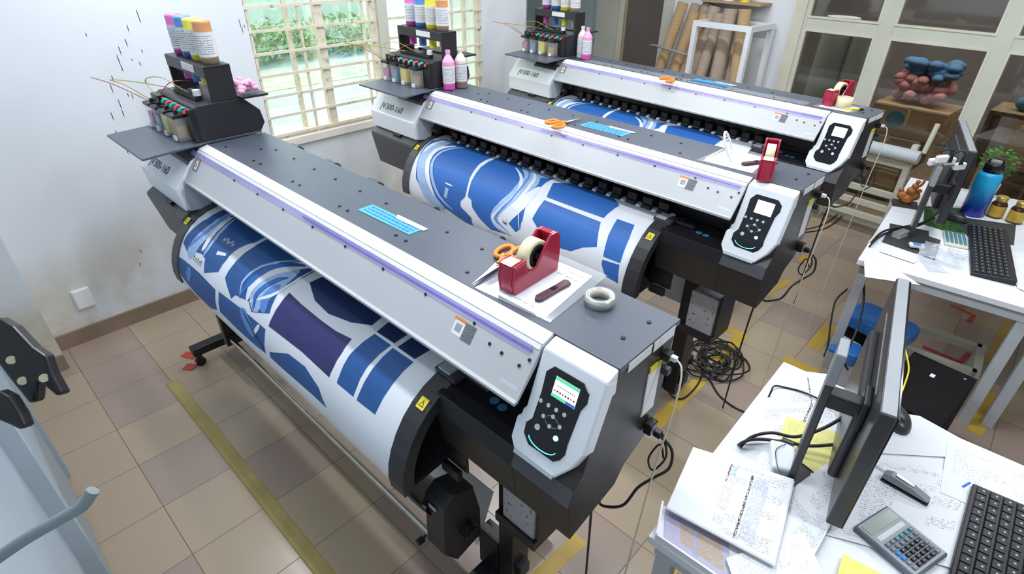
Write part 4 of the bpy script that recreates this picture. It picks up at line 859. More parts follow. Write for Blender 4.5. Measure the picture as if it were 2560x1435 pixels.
# ================================================================ THINGS ON THE PRINTERS
ZT = 1.3845
def make_bottle(c, cl, cd_, inverted, label, group):
    t = thing('ink_bottle', label, 'ink bottle', group=group)
    pr = [(.030, 0), (.037, .004), (.038, .012), (.0365, .018), (.038, .024), (.0365, .030), (.038, .036), (.038, .150), (.0365, .156), (.038, .162), (.034, .172), (.017, .200), (.013, .204), (.013, .214)]
    mi = [0]*6+[1]+[2]*7
    H = .232
    if inverted: pr2 = [(r, H-z) for r, z in pr][::-1]; mi = ([0]*6+[1]+[2]*6)[::-1]; flip = True
    else: pr2 = pr; mi = [0]*6+[1]+[2]*6; flip = False
    MB().lathe(pr2, (0, 0, 0), 24, mi if not inverted else mi).build('bottle_body', [cd_, c, cl] if not inverted else [cl, c, cd_], t)
    zl = (.045, .145); zl = (H-zl[1], H-zl[0]) if inverted else zl
    q = MB(); n = 30; a0, a1 = -2.6, .9
    for r_, m_ in ((.0388, 0),):
        vs = []
        for i in range(n+1):
            a = a0+(a1-a0)*i/n; vs += [(r_*cos(a), r_*sin(a), zl[0]), (r_*cos(a), r_*sin(a), zl[1])]
        q.add(vs, [(2*i, 2*i+2, 2*i+3, 2*i+1) for i in range(n)], 0, True)
    for k in range(9):
        z = zl[0]+.012+k*.0088; vs = []
        for i in range(3, n-3):
            a = a0+(a1-a0)*i/n; vs += [(.0391*cos(a), .0391*sin(a), z), (.0391*cos(a), .0391*sin(a), z+.0022)]
        m_ = len(vs)//2; q.add(vs, [(2*i, 2*i+2, 2*i+3, 2*i+1) for i in range(0, m_-1) if random.random() < .8], 1, True)
    q.build('bottle_label', ['label', 'ckey'], t)
    zc = (.214, .232); zc = (0, .018) if inverted else zc
    MB().cyl((0, 0, zc[0]), (0, 0, zc[1]), .015, n=16).build('bottle_cap', cl if not inverted else cd_, t)
    return t
W3 = ['nearest', 'middle', 'furthest']
BC = [('mag', 'magl', 'magd', 'magenta'), ('cy', 'cyl', 'cyd', 'blue'), ('ye', 'yel', 'yed', 'yellow'), ('gy', 'gyl', 'gyd', 'grey-brown')]
for i, (c, cl, cd_, nm) in enumerate(BC):
    src = None
    for k in (1, 2, 3):
        p = pw(k, -2.625+.105*i, .13, 1.652); lab = f'upside-down {nm} ink bottle on the rack of the {W3[k-1]} printer'
        if src is None: src = make_bottle(cl, cl, cd_, True, lab, 'upturned ink bottles'); src.location = p
        else: dup(src, p, 0, lab)
sb = make_bottle('magl', 'pinkc', 'mag', False, 'pink standing ink bottle on the middle printer beside its ink rack', 'standing ink bottles'); sb.location = pw(2, -2.205, .075, 1.384)
dup(sb, pw(3, -2.13, .095, 1.384), 0, 'pink standing ink bottle on the furthest printer')
sb = make_bottle('gy', 'greyc', 'gyd', False, 'grey-brown standing ink bottle behind the pink one on the middle printer', 'standing ink bottles'); sb.location = pw(2, -2.195, .165, 1.384)
sb = make_bottle('leg', 'greyc', 'leg', False, 'whitish standing ink bottle left of the pink one on the furthest printer', 'standing ink bottles'); sb.location = pw(3, -2.205, .12, 1.384)
q = MB()
for i in range(26): q.ball((random.uniform(-.035, .03), random.uniform(-.035, .035), .015+random.uniform(0, .045)), random.uniform(.010, .020), random.uniform(.6, 1), 9)
tag(q.build('crumpled_cloth', 'pinkc', loc=(-2.275, .245, 1.566)), 'pale pink crumpled cloth behind the rack of the nearest printer', 'cloth')

def make_dispenser(label):
    t = thing('tape_dispenser', label, 'tape dispenser', group='crimson tape dispensers')
    prof = [(0, 0), (.19, 0), (.195, .06), (.192, .112), (.178, .126), (.150, .126), (.128, .104), (.09, .052), (.062, .046), (.048, .062), (.044, .090), (.0, .086), (-.006, .04)]
    MB().prism(prof, -.029, -.021).prism(prof, .021, .029).prism([(0, 0), (.19, 0), (.19, .012), (0, .012)], -.021, .021).prism([(0, 0), (-.006, .04), (.0, .086), (.040, .090), (.035, .02), (.01, .0)], -.021, .021).prism([(.187, 0), (.19, .06), (.187, .112), (.178, .126), (.155, .126), (.168, .105), (.175, .06), (.175, .0)], -.021, .021).build('dispenser_body', 'red', t, bevel=.003)
    q = MB().ring((-.017, .105, .075), (.017, .105, .075), .046, .034, 36); q.build('tape_roll', 'tape', t)
    MB().ring((-.016, .105, .075), (.016, .105, .075), .033, .018, 28).cyl((-.02, .105, .075), (.02, .105, .075), .008, n=12).build('tape_hub', 'black', t)
    MB().box(-.018, .018, .0, .035, .088, .090).prism([(-.006, .088), (.01, .088), (.01, .0905)], -.019, .019).build('cutter_tongue', 'tape', t)
    return t
d1 = make_dispenser('crimson tape dispenser on the white sheet of the nearest printer'); d1.location = (-.398, .048, ZT+.003); d1.rotation_euler.z = .04
d2 = dup(d1, pw(2, -.142, -.025, ZT+.002), .32, 'crimson tape dispenser at the right end of the middle printer')
d3 = dup(d1, pw(3, -.262, .09, ZT+.002), -.25, 'crimson tape dispenser on the furthest printer')
def make_scissors(label):
    t = thing('scissors', label, 'scissors', group='orange-handled scissors')
    for s in (-1, 1):
        q = MB(); c = Vector((s*.021, .165, .010)); pts = [c+Vector((.017*cos(a), .030*sin(a), .004*s)) for a in [2*pi*i/16 for i in range(17)]]
        q.tube(pts, .0058, 8, smoothpath=False); q.tube([(s*.010, .142, .010), (s*.002, .122, .008), (-s*.001, .105, .006)], .0065, 8); q.build('handle', 'orangep', t)
        MB().poly([(s*.009, .108, .006+s*.0012), (-s*.002, .0, .006+s*.0012), (-s*.004, .055, .006+s*.0012), (-s*.009, .108, .006+s*.0012)], .0014).build('blade', 'steel', t)
    MB().cyl((0, .100, .0), (0, .100, .0085), .004, n=12).build('pivot_screw', 'alum', t); return t
s1_ = make_scissors('orange-handled scissors lying left of the nearest tape dispenser'); s1_.location = (-.485, .002, ZT+.001); s1_.rotation_euler.z = .22; s1_.scale = (1.25, 1.28, 1.3)
s2_ = dup(s1_, pw(2, -1.20, .16, ZT+.001), pi-.1, 'orange-handled scissors on the front ledge of the middle printer'); s3_ = dup(s1_, pw(3, -1.24, .13, ZT+.001), pi-.1, 'orange-handled scissors on the front ledge of the furthest printer')
s1_.location.z += .0; 
# taped cyan notices
def notice(k, x0, x1, y0, y1, label, sk=0):
    t = thing('taped_notice', label, 'notice', pw(k, 0, 0, ZT), OFF[k-1][1], 'cyan notices taped to the covers')
    MB().poly([(x0+sk, y0, .0012), (x1+sk, y0+.006, .0012), (x1, y1+.006, .0012), (x0, y1, .0012)], .001).build('notice_sheet', 'cyan', t)
    q = MB()
    for r in range(int((y1-y0-.008)/.0165)):
        y = y1-.012-r*.0165; x = x0+.015
        while x < x1-.02:
            w_ = random.uniform(.006, .02); q.box(x, min(x+w_, x1-.012), y-.0045, y+.003, .0012, .0016); x += w_+.005
    q.build('notice_writing', 'cyand', t)
    MB().poly([(x1-.13, y1-.012, .0022), (x1+.012, y1-.008, .0022), (x1+.012, y1+.012, .0022), (x1-.15, y1+.010, .0022)], .0006).build('clear_tape', 'label', t)
    return t
notice(1, -1.145, -.862, .072, .135, 'cyan notice taped on the dark cover of the nearest printer')
notice(2, -1.145, -.882, .056, .150, 'cyan notice taped on the dark cover of the middle printer'); notice(3, -1.16, -.882, .052, .165, 'cyan notice taped on the dark cover of the furthest printer')
def scribble(mb, x0, x1, y, z, h, mi=0, word=.028):
    x = x0
    while x < x1:
        w_ = random.uniform(.5, 1)*word; pts = []; xx = x; u = 0
        while xx < min(x+w_, x1): pts.append((xx, y+(h if u % 2 else -h)*random.uniform(.3, 1), z)); xx += .0042; u += 1
        if len(pts) > 2: mb.tube(pts, .0008, 4, mi, smoothpath=False)
        x += w_+.009
def layout_card(k, P, label, writing=True, cut=None):
    t = thing('tool_place_card', label, 'card', pw(k, 0, 0, ZT), OFF[k-1][1], 'handwritten cards under film')
    MB().poly([(x, y, .0016) for x, y in P], .0008).build('card_sheet', 'paper', t)
    q = MB(); scribble(q, P[0][0]+.03, P[1][0]-.05, P[0][1]+.022, .0018, .005); scribble(q, P[1][0]-.10, P[1][0]-.04, P[2][1]-.028, .0018, .004); scribble(q, P[1][0]-.12, P[1][0]-.045, P[2][1]-.055, .0018, .004); q.build('handwriting', 'ink', t)
    F = [(P[0][0]-.02, P[0][1]-.02), (P[1][0]+.022, P[1][1]-.004), (P[2][0]+.03, P[2][1]+.03), (P[3][0]-.02, P[3][1]+.035)]
    MB().poly([(x, y, .0030) for x, y in F], .0005).build('clear_film', 'film', t)
    return t
layout_card(1, [(-.458, .024), (-.247, .027), (-.285, .282), (-.452, .276)], 'white handwritten card under clear film beneath the nearest dispenser')
layout_card(2, [(-.435, .030), (-.215, .035), (-.245, .262), (-.43, .270)], 'white handwritten card under clear film on the middle printer')
layout_card(3, [(-.29, .045), (-.12, .048), (-.12, .20), (-.28, .20)], 'white card under the dispenser of the furthest printer')
def cutter(k, x, y, rz, label):
    t = thing('box_cutter', label, 'cutter', pw(k, x, y, ZT+.004), rz+OFF[k-1][1], 'maroon cutters')
    MB().prism([(-.065, -.009), (-.055, -.013), (.02, -.012), (.06, -.014), (.066, .0), (.06, .012), (.02, .010), (-.055, .012), (-.068, .004)], 0, .010, axis='z').build('cutter_handle', 'knife', t, bevel=.002)
    MB().box(-.005, .012, -.006, .006, .010, .0125).build('cutter_slider', 'black', t); return t
cutter(1, -.310, .135, pi/2-.02, 'maroon cutter lying on the white card of the nearest printer'); cutter(2, -.255, .15, pi/2-.5, 'maroon cutter lying on the white card of the middle printer')
t = thing('tape_ring', 'silver-rimmed roll of clear tape alone on the nearest printer', 'tape roll', (-.190, .182, ZT))
MB().ring((0, 0, 0), (0, 0, .028), .040, .031, 40).build('tape', 'silver', t); MB().ring((0, 0, .001), (0, 0, .027), .031, .0285, 36).build('tape_core', 'offw', t)
t = thing('tape_ring', 'cream roll of wide tape beside the dispenser on the furthest printer', 'tape roll', pw(3, -.185, .135, ZT+.003))
MB().ring((0, 0, 0), (0, 0, .055), .042, .030, 36).build('tape', 'yel' if 0 else 'tape', t); MB().ring((0, 0, .003), (0, 0, .058), .030, .027, 30).build('tape_core', 'core', t)
t = thing('marker_pen', 'yellow marker lying by the tape roll on the furthest printer', 'pen', pw(3, -.12, .12, ZT+.007), .7)
MB().cyl((-.05, 0, 0), (.03, 0, 0), .006, n=12).build('pen_barrel', 'yellow', t); MB().cyl((.03, 0, 0), (.055, 0, 0), .0065, n=12).build('pen_cap', 'black', t)
# white folding phone stand on the middle printer
t = thing('phone_stand', 'white folding phone stand on the middle printer behind the dispenser', 'phone stand', pw(2, -.365, .10, ZT+.003), .3)
q = MB(); up_ = Vector((-.42, .10, .9)).normalized(); sx = Vector((.2, .98, 0)).normalized()
n_ = 28; outer = [Vector((0, 0, .062))+sx*(.030*cos(a))+up_*(.062*sin(a)) for a in [2*pi*i/n_ for i in range(n_+1)]]; q.tube(outer, .005, 8, smoothpath=False)
for j in range(-3, 4): q.tube([Vector((0, 0, .062))+sx*(-.026)+up_*(.014*j), Vector((0, 0, .062))+sx*(.026)+up_*(.014*j)], .0022, 6, smoothpath=False)
q.build('lattice_plate', 'white', t); MB().tube([(-.02, 0, .045), (-.08, -.03, .004)], .0035, 8, smoothpath=False).tube([(-.015, 0, .035), (-.03, -.03, .004)], .0035, 8, smoothpath=False).build('prop_leg', 'white', t)
# blue stickers hanging on the right body of the furthest printer
t = thing('sticker_strip', 'blue and white sticker strip on the front of the furthest printer', 'stickers', pw(3, -.095, -.155, .875), OFF[2][1])
for i in range(4): MB().box(-.02, .02, -.001, .0, .03+.033*i, .058+.033*i).build('sticker', 'cyan' if i % 2 == 0 else 'label', t)
# loose clear film along the furthest printer's top
tag(MB().box(-2.1, -.35, .015, .105, .0005, .0012).build('protective_film', 'film', loc=pw(3, 0, 0, ZT), rotz=OFF[2][1]), 'long strip of clear film lying along the top of the furthest printer', 'film')

# ================================================================ FLOOR: tapes and cables
_ft = [0]
def ftape(P, m, label, grp, cat='floor tape', h=.0012):
    _ft[0] += 1; h = .0008+.0002*_ft[0]
    o = MB().poly([(x, y, h) for x, y in P], h).build('floor_tape', m); return tag(o, label, cat, grp)
G1 = 'floor marking tapes'
def stripe(a, b, w_, m, label):
    a, b = Vector((*a[:2], 0)), Vector((*b[:2], 0)); d = (b-a).normalized(); n = Vector((-d.y, d.x, 0))*w_/2
    return ftape([(p.x, p.y) for p in (a-n, b-n, b+n, a+n)], m, label, G1)
t = thing('floor_cable_cover', 'long olive-yellow cable cover strip on the tiles before the nearest printer', 'cable cover', (0, 0, 0))
MB().prism([(-.462, .0), (-.395, .0), (-.402, .006), (-.455, .006)], -2.61, .6).build('cover_strip', 'floortape', t)
stripe((-.34, -.3), (-.30, .42), .07, 'goldtape', 'yellow floor tape running under the right end of the nearest printer')
stripe((.02, .20), (.05, .62), .07, 'goldtape', 'yellow floor tape by the near desk\'s front left corner'); stripe((-.42, 1.22), (-.415, 1.74), .075, 'goldtape', 'yellow floor tape under the coiled cable')
stripe((-.43, 1.95), (-.43, 2.34), .07, 'goldtape', 'yellow floor tape beyond the coiled cable, short end'); stripe((-.78, 2.30), (-.42, 2.32), .055, 'goldtape', 'yellow floor tape crossing towards the middle printer')
a, b_ = at(1975, 905), at(2045, 915); stripe((-.14, 2.27), (.06, 2.27), .08, 'goldtape', 'short gold tape piece at the far left corner of the near desk'); stripe((-.045, 2.50), (-.045, 2.86), .08, 'goldtape', 'gold tape piece beside the leg of the far desk')
stripe((-.50, 3.60), (-.50, 3.74), .09, 'goldtape', 'small gold tape square beyond the middle printer'); stripe((-.55, 2.75), (-.47, 3.25), .05, 'goldtape', 'narrow gold tape along the right end of the middle printer')
a, b_ = at(2500, 800), at(2490, 870); stripe((.80, 3.1), (.83, 3.75), .07, 'goldtape', 'gold tape on the floor right of the far desk frame'); stripe((.83, 2.35), (.86, 2.8), .07, 'goldtape', 'gold tape on the floor behind the grey desk leg')
stripe((.10, 3.95), (.72, 3.88), .06, 'goldtape', 'gold tape on the floor beneath the back of the far desk')
stripe((-2.83, -.285), (-2.745, -.245), .05, 'redtape', 'red floor tape beside the caster of the nearest printer, left one'); stripe((-2.70, -.325), (-2.645, -.285), .055, 'redtape', 'red floor tape in front of the caster of the nearest printer')
stripe((-.64, 2.13), (-.58, 2.21), .07, 'redtape', 'red floor tape at the foot of the middle printer'); stripe((-.02, 3.08), (.0, 3.25), .035, 'redtape', 'red floor tape by the left leg of the far desk')
def ell(P, w_, label):
    q = MB()
    for a, b in zip(P, P[1:]):
        a, b = Vector((*a, 0)), Vector((*b, 0)); d = (b-a).normalized(); n = Vector((-d.y, d.x, 0))*w_/2; q.poly([tuple(p)+(() if 0 else ()) for p in [(v.x, v.y, .0015+.0004*(a.x > .5)+.0003*(d.x < 0)+.0006*(abs(d.y) > abs(d.x))) for v in (a-n-d*w_*.3, b-n+d*w_*.3, b+n+d*w_*.3, a+n-d*w_*.3)]], .0012)
    tag(q.build('corner_mark', 'redtape'), label, 'floor mark', 'red corner marks under the far desk')
ell([(.50, 3.72), (.635, 3.68), (.625, 3.56)], .03, 'red corner mark on the floor under the far desk, further one'); ell([(.47, 3.02), (.665, 3.0), (.69, 3.14)], .03, 'red corner mark on the floor under the far desk, nearer one')
ell([(.10, 3.86), (.21, 3.83)], .03, 'short red mark on the floor at the left under the far desk')
def cable(pts, r, m, label, nm='cable', grp=None, cat='cable'):
    return tag(MB().tube(pts, r, 8).build(nm, m), label, cat, grp)
def cab(ps, r, m, label, **k): return cable([at(*p) for p in ps], r, m, label, **k)
pts = []; c0 = at(1785, 900, .01)
for i in range(120):
    a = i*.62; rr = .10+.055*sin(i*.37)+.02*sin(i*1.7); pts.append((c0.x+rr*cos(a)*1.1+.02*sin(i*.11), c0.y+rr*sin(a)*1.3, .010+.0045*(i % 9)*.8))
MBx = MB().tube([at(1690, 800, .05), at(1720, 860, .012)]+pts+[at(1775, 950, .008), at(1800, 990, .006), at(1850, 1025, .006), at(1900, 1030, .006), at(1930, 970, .006)], .0052, 7)
tag(MBx.build('power_cable', 'cable'), 'long black cable coiled on the floor between the nearest and middle printers', 'cable')
cab([(1665, 960, .12), (1680, 990, .02), (1710, 995, .006), (1745, 960, .006), (1760, 920, .006)], .005, 'cable', 'black cable loop on the floor beside the right end of the nearest printer')
cab([(1645, 800, .2), (1690, 900, .03), (1740, 900, .01)], .005, 'cable', 'black cable running from the middle printer foot to the coil')
def plugged(k, label, lab2):
    t = thing('power_lead', label, 'power cable', pw(k, 0, 0, 0), OFF[k-1][1], 'printer power leads')
    MB().box(.028, .050, .172, .190, 1.062, 1.082).build('plug', 'black', t, bevel=.003)
    MB().tube([(.048, .18, 1.07), (.085, .185, 1.04), (.095, .17, .99), (.070, .14, .955), (.045, .11, .92), (.03, .07, .87), (-.02, .05, .84), (-.07, .08, .80), (-.10, .14, .5), (-.12, .2, .02)], .0042, 8).build('lead', 'cable', t); MB().tube([(.048, .188, 1.075), (.078, .175, 1.02), (.06, .15, .97), (.035, .165, .985), (.048, .19, 1.03), (.07, .18, 1.0)], .003, 8).build('lead_loop', 'cable', t)
    t2 = thing('data_cable', lab2, 'data cable', pw(k, 0, 0, 0), OFF[k-1][1], 'cream data cables')
    MB().box(.022, .040, .196, .21, 1.306, 1.32).build('connector', 'label', t2, bevel=.002)
    MB().tube([(.038, .203, 1.313), (.062, .19, 1.30), (.075, .165, 1.22), (.072, .13, 1.0), (.065, .10, .6), (.06, .08, .2), (.06, .05, .006), (.10, -.05, .004)], .0024, 6).build('lead', 'wcable', t2)
plugged(1, 'black power lead hanging from the nearest printer\'s right side', 'cream data cable hanging from the nearest printer\'s right side')
plugged(2, 'black power lead hanging from the middle printer\'s right side', 'cream data cable hanging from the middle printer\'s right side')
plugged(3, 'black power lead hanging from the furthest printer\'s right side', 'cream data cable hanging from the furthest printer\'s right side')
cab([(2150, 430, .55), (2155, 470, .25), (2110, 520, .05), (2060, 560, .006), (1990, 578, .006), (1960, 575, .006)], .0055, 'cable', 'black cable running over the floor from the furthest printer, upper strand', grp='floor cables')
cab([(2158, 440, .5), (2160, 475, .22), (2115, 530, .04), (2065, 570, .006), (2000, 582, .006), (1965, 580, .006)], .0055, 'cable', 'black cable running over the floor from the furthest printer, lower strand', grp='floor cables')
cab([(2118, 722, .01), (2090, 750, .006), (2078, 800, .006), (2070, 860, .006), (2060, 890, .006)], .005, 'cable', 'black cable on the floor left of the far desk')
cab([(2160, 705, .6), (2158, 760, .5), (2140, 830, .4), (2110, 895, .3), (2120, 925, .25)], .006, 'cable', 'black cable hanging beside the front leg of the far desk')
# mains strips near the right foot of the nearest printer
t = thing('extension_strip', 'ink-stained power strip with black plugs at the nearest printer\'s right foot', 'power strip', (-.33, -.09, .03), .35)
MB().box(-.03, .03, -.16, .16, 0, .035).build('strip_body', 'waste', t, bevel=.004)
for i, y in enumerate((-.11, -.02, .08)):
    q = MB().box(-.02, .02, y-.02, y+.02, .035, .075); q.cyl((.02, y, .06), (.05, y, .055), .006, n=10); q.build('plug', 'black', t, bevel=.004)
cable([(-.28, -.10, .09), (-.15, -.12, .12), (-.02, -.05, .06), (.10, .02, .008), (.2, .0, .006)], .006, 'cable', 'black lead running from the power strip over the floor')
tag(MB().cyl((-.24, -.34, .03), (-.20, .02, .03), .016, n=14).build('brass_tube', 'gold'), 'short brass-yellow tube beside the power strip', 'tube')

# ================================================================ FAR WALL THINGS
D = -.30
tubes = [(-2.481,1.676,-2.793,'tube','leftmost ochre cardboard tube of the leaning row'), (-2.40,1.665,-2.67,'tubeg','second cardboard tube from the left, greyish'), (-2.335,1.60,-2.56,'tube','third cardboard tube from the left, shorter'),
         (-2.215,1.60,-2.47,'tube','fourth cardboard tube from the left, ochre'), (-2.275,1.69,-2.52,'tubeg','grey-brown tube behind the third and fourth tubes'), (-2.13,1.67,-2.36,'tubeg','dark cardboard tube just left of the white rack post'),
         (-2.05,1.62,-2.22,'tubeg','cardboard tube leaning inside the white rack, left'), (-1.955,1.665,-1.90,'tubeg','thick grey-brown tube in the middle of the white rack'), (-1.885,1.66,-1.80,'tubeg','grey-brown tube right of the thick one in the rack'), (-1.815,1.67,-1.60,'tube','rightmost ochre cardboard tube in the white rack')]
for i, (s, z, s0, m_, lab) in enumerate(tubes):
    dd_ = D+(.11 if i in (1, 4, 8) else 0)-(0 if i < 6 else .02)
    q = MB(); a, b_ = fw(s0, .004, dd_-.12), fw(s, z, dd_+.06); q.ring(a, b_, .060 if i == 7 else .053, .046, 26)
    t = tag(q.build('cardboard_tube', m_), lab, 'cardboard tube', 'cardboard tubes leaning at the far wall')
st_ = MB(); st_.tube([fw(-2.73, 1.27, D-.04), fw(-2.62, 1.285, D-.10), fw(-2.45, 1.27, D-.11), fw(-2.30, 1.25, D-.10), fw(-2.20, 1.24, D-.03)], .012, 8)
tag(st_.build('plastic_strap', 'monedge'), 'grey plastic strap tied round the left bunch of tubes', 'strap')
rk = thing('metal_rack', 'white square-tube rack frame round the right hand tubes', 'rack', (0, 0, 0)); 
for s in (-2.16, -1.62):
    for d_ in (-.47, -.08): 
        q = MB(); fbox(q, s-.022, s+.022, 0, 1.565, d_-.022, d_+.022); q.build('rack_post', 'white', rk)
for z0_, z1_ in ((1.52, 1.565), (.30, .335)):
    for d_ in (-.47, -.08): q = MB(); fbox(q, -2.138, -1.642, z0_, z1_, d_-.022, d_+.022); q.build('rack_rail', 'white', rk)
    for s in (-2.16, -1.62): q = MB(); fbox(q, s-.022, s+.022, z0_, z1_, -.448, -.102); q.build('rack_rail', 'white', rk)
t = thing('roll_stand', 'cream roll holder stand behind the furthest printer\'s right end', 'roll stand', (0, 0, 0)); d_ = -.25
for s in (-1.0, -.15):
    q = MB(); fbox(q, s-.022, s+.022, 0, .84, d_-.03, d_+.03); q.build('stand_post', 'creamw', t); q = MB(); fbox(q, s-.03, s+.03, 0, .04, d_-.20, d_+.14); q.build('stand_foot', 'creamw', t)
for z in (.66, .40, .28, .17):
    q = MB(); fbox(q, -.98, -.172, z-.022, z+.022, d_-.02, d_+.02); q.build('stand_rail', 'cream' if z < .3 else 'creamw', t)
q = MB(); q.cyl(fw(-.075, .80, d_-.03), fw(-.062, 1.03, d_-.03), .018, n=14); q.build('grip_post', 'cream', t)
tag(MB().cyl(fw(-1.04, .765, d_-.065), fw(-.085, .765, d_-.065), .052, n=26).build('film_roll', 'sack'), 'pale roll of film lying on the cream stand', 'roll')
tag(MB().cyl(fw(-2.06, 1.72, -.14), fw(-2.06, 1.95, -.14), .05, n=18).build('spray_can', 'label'), 'white can on the ledge above the leaning tubes', 'can')
tag(MB().cyl(fw(-1.90, 1.72, -.14), fw(-1.90, 1.95, -.14), .04, n=18).build('spray_can', 'yellow'), 'pale yellow can on the ledge above the leaning tubes', 'can')
q = MB(); fbox(q, -2.3, -1.7, 1.70, 1.72, -.22, -.012); tag(q.build('wall_ledge', 'card'), 'narrow brown ledge on the far wall above the tubes', 'ledge')
# ================================================================ DESKS
ZD = .75
def desk(x0, y0, W, L, rot, label, legs, grp='white computer desks'):
    t = thing('computer_desk', label, 'desk', (x0, y0, 0), rot, grp)
    MB().box(0, W, 0, L, ZD-.03, ZD).build('desk_top', 'desk', t, bevel=.002)
    MB().box(.02, W-.02, .02, .05, ZD-.085, ZD-.03).box(.02, .05, .05, L-.05, ZD-.085, ZD-.03).box(.02, W-.02, L-.05, L-.02, ZD-.085, ZD-.03).build('apron', 'leg', t)
    for (lx, ly) in legs: MB().box(lx-.025, lx+.025, ly-.025, ly+.025, 0, ZD-.03).build('leg', 'leg', t)
    return t
dk2 = desk(.035, 2.33, 1.6, 1.62, .06, 'white desk further from the camera, with the blue water bottle', [(.045, .045), (.045, 1.57), (.74, .05), (.84, .10), (1.55, .05), (1.55, 1.57)])
MB().box(.06, .72, .60, .64, .12, .16).box(.06, .72, .30, .34, .12, .16).box(.70, .74, .30, .64, .12, .16).box(.05, .09, .30, .64, .12, .16).box(.70, .74, .60, .64, .0, .12).box(.70, .74, .30, .34, 0, .12).build('foot_frame', 'creamw', dk2)
dk1 = desk(.10, .12, 1.6, 1.06, .02, 'white desk nearest the camera, covered in paper forms', [(.05, .05), (.05, 1.01), (1.55, .05), (1.55, 1.01)])
# crease lines of the laminated sheets on the far desk
MB().box(.02, 1.5, .86, .862, ZD, ZD+.0006).box(.02, 1.5, .36, .362, ZD, ZD+.0006).build('sheet_seam', 'leg', dk2)

def monitor(N, F, z0, z1, th, label, stand_at, stand_top, arm_z, bs=(.26, .20)):
    t = thing('monitor', label, 'monitor', group='computer monitors')
    N, F = Vector((*N, 0)), Vector((*F, 0)); wv = (F-N); L = wv.length; w_ = wv.normalized(); n = Vector((w_.y, -w_.x, 0)); up_ = Vector((0, 0, 1))   # n points to the screen side (+x)
    c = (N+F)/2+Vector((0, 0, (z0+z1)/2)); H = z1-z0
    MB().obox(c-n*th/2, w_, n, up_, L, th, H).build('monitor_case', 'monback', t, bevel=.004)
    MB().obox(c+n*.0015, w_, n, up_, L-.004, .004, H-.004).build('bezel', 'gloss', t); MB().obox(c+n*.0038+up_*.004, w_, n, up_, L-.02, .001, H-.03).build('display_panel', 'screen', t)
    MB().obox(c-n*th/2+up_*(H/2+.0015), w_, n, up_, L-.006, th-.008, .003).build('top_trim', 'monedge', t)
    bk = c-n*(th+.012)-up_*H*.12; MB().obox(bk, w_, n, up_, L*.62, .03, H*.62).build('back_housing', 'monback', t, bevel=.012, seg=3)
    MB().obox(c-n*(th+.001)+up_*H*.36, w_, n, up_, L*.6, .002, .004).build('vent_line', 'monedge', t)
    sb_ = Vector((*stand_at, ZD+.004)); st_ = Vector((*stand_at, stand_top))
    pd = w_
    MB().obox((sb_+st_)/2, w_, n, up_, .085, .022, stand_top-ZD).build('stand_column', 'monback', t, bevel=.004)
    MB().obox(st_-up_*.045+Vector((0, 0, 0)), w_, n, up_, .09, .026, .11).build('column_head', 'monedge', t, bevel=.004)
    a = Vector((*stand_at, arm_z)); b_ = a+n*((c-a).dot(n)-th)
    MB().obox((a+b_)/2, w_, n, up_, .05, (b_-a).length, .05).obox(b_-n*.01, w_, n, up_, .10, .02, .10).build('monitor_arm', 'black', t, bevel=.006)
    MB().obox(sb_+Vector((0, 0, .0005)), w_, n, up_, bs[0], bs[1], .006).build('stand_base', 'monback', t, bevel=.004)
    return t, w_, n
mo1, mw1, mn1 = monitor((.493, .482), (.355, 1.24), .795, 1.225, .040, 'black monitor on the near desk, edge towards the camera', (.315, .63), 1.255, 1.09, (.13, .10))
mo2, mw2, mn2 = monitor((.290, 2.95), (.128, 3.66), .83, 1.255, .040, 'black monitor on the far desk, left of the blue bottle', (.165, 2.84), 1.17, 1.06)

def keyboard(c, rot, L, Wd, cols, rows, label, slab_h=.018, tilt=0):
    t = thing('keyboard', label, 'keyboard', c, rot, 'black keyboards')
    MB().prism([(-Wd/2, 0), (Wd/2, 0), (Wd/2, slab_h+.010), (Wd/2-.02, slab_h+.012), (-Wd/2, slab_h-.002)], -L/2, L/2).build('keyboard_shell', 'kb', t, bevel=.003)
    px, py = (L-.02)/cols, (Wd-.035)/rows; k0 = None
    for r_ in range(rows):
        for c_ in range(cols):
            x = -L/2+.01+px*(c_+.5); y = -Wd/2+.008+py*(r_+.5); z = slab_h-.002+(y+Wd/2)/Wd*.012
            if k0 is None:
                q = MB().prism([(-py*.42, 0), (py*.42, 0), (py*.33, .008), (-py*.33, .007)], -px*.42, px*.42); q.box(-px*.12, px*.05, 0, py*.16, .0078, .0084, 1); k0 = q.build('key', ['key', 'keyl'], t); k0.location = (x, y, z)
            else: dupart(k0, t, (x, y, z))
    return t
k2a, k2b = at(2424, 628, ZD), at(2522, 655, ZD)
kc = (at(2420, 562, ZD)+at(2512, 592, ZD)+at(2533, 712, ZD)+at(2428, 692, ZD))/4
kd = ((at(2533, 712, ZD)+at(2428, 692, ZD))/2-(at(2420, 562, ZD)+at(2512, 592, ZD))/2)
keyboard((kc.x, kc.y, ZD+.001), math.atan2(kd.y, kd.x), kd.length, .185, 16, 6, 'black keyboard on the far desk beside the dark mouse mat')
kcn = at(2425, 1215, ZD+.01); kcs = at(2350, 1500, ZD+.01); d_ = (kcs-kcn); rt = math.atan2(d_.y, d_.x); c_ = kcn+d_.normalized()*.26+Vector((-d_.y, d_.x, 0)).normalized()*.115
keyboard((c_.x, c_.y, ZD+.004), rt, .52, .225, 15, 6, 'black keyboard on the near desk at the right edge of the picture', .024)
t = thing('pen', 'blue pen tip lying beside the near desk keyboard', 'pen', at(2415, 1213, ZD+.006), 1.2); MB().cyl((-.02, 0, 0), (.02, 0, 0), .004, n=10).build('pen_barrel', 'scrb', t)

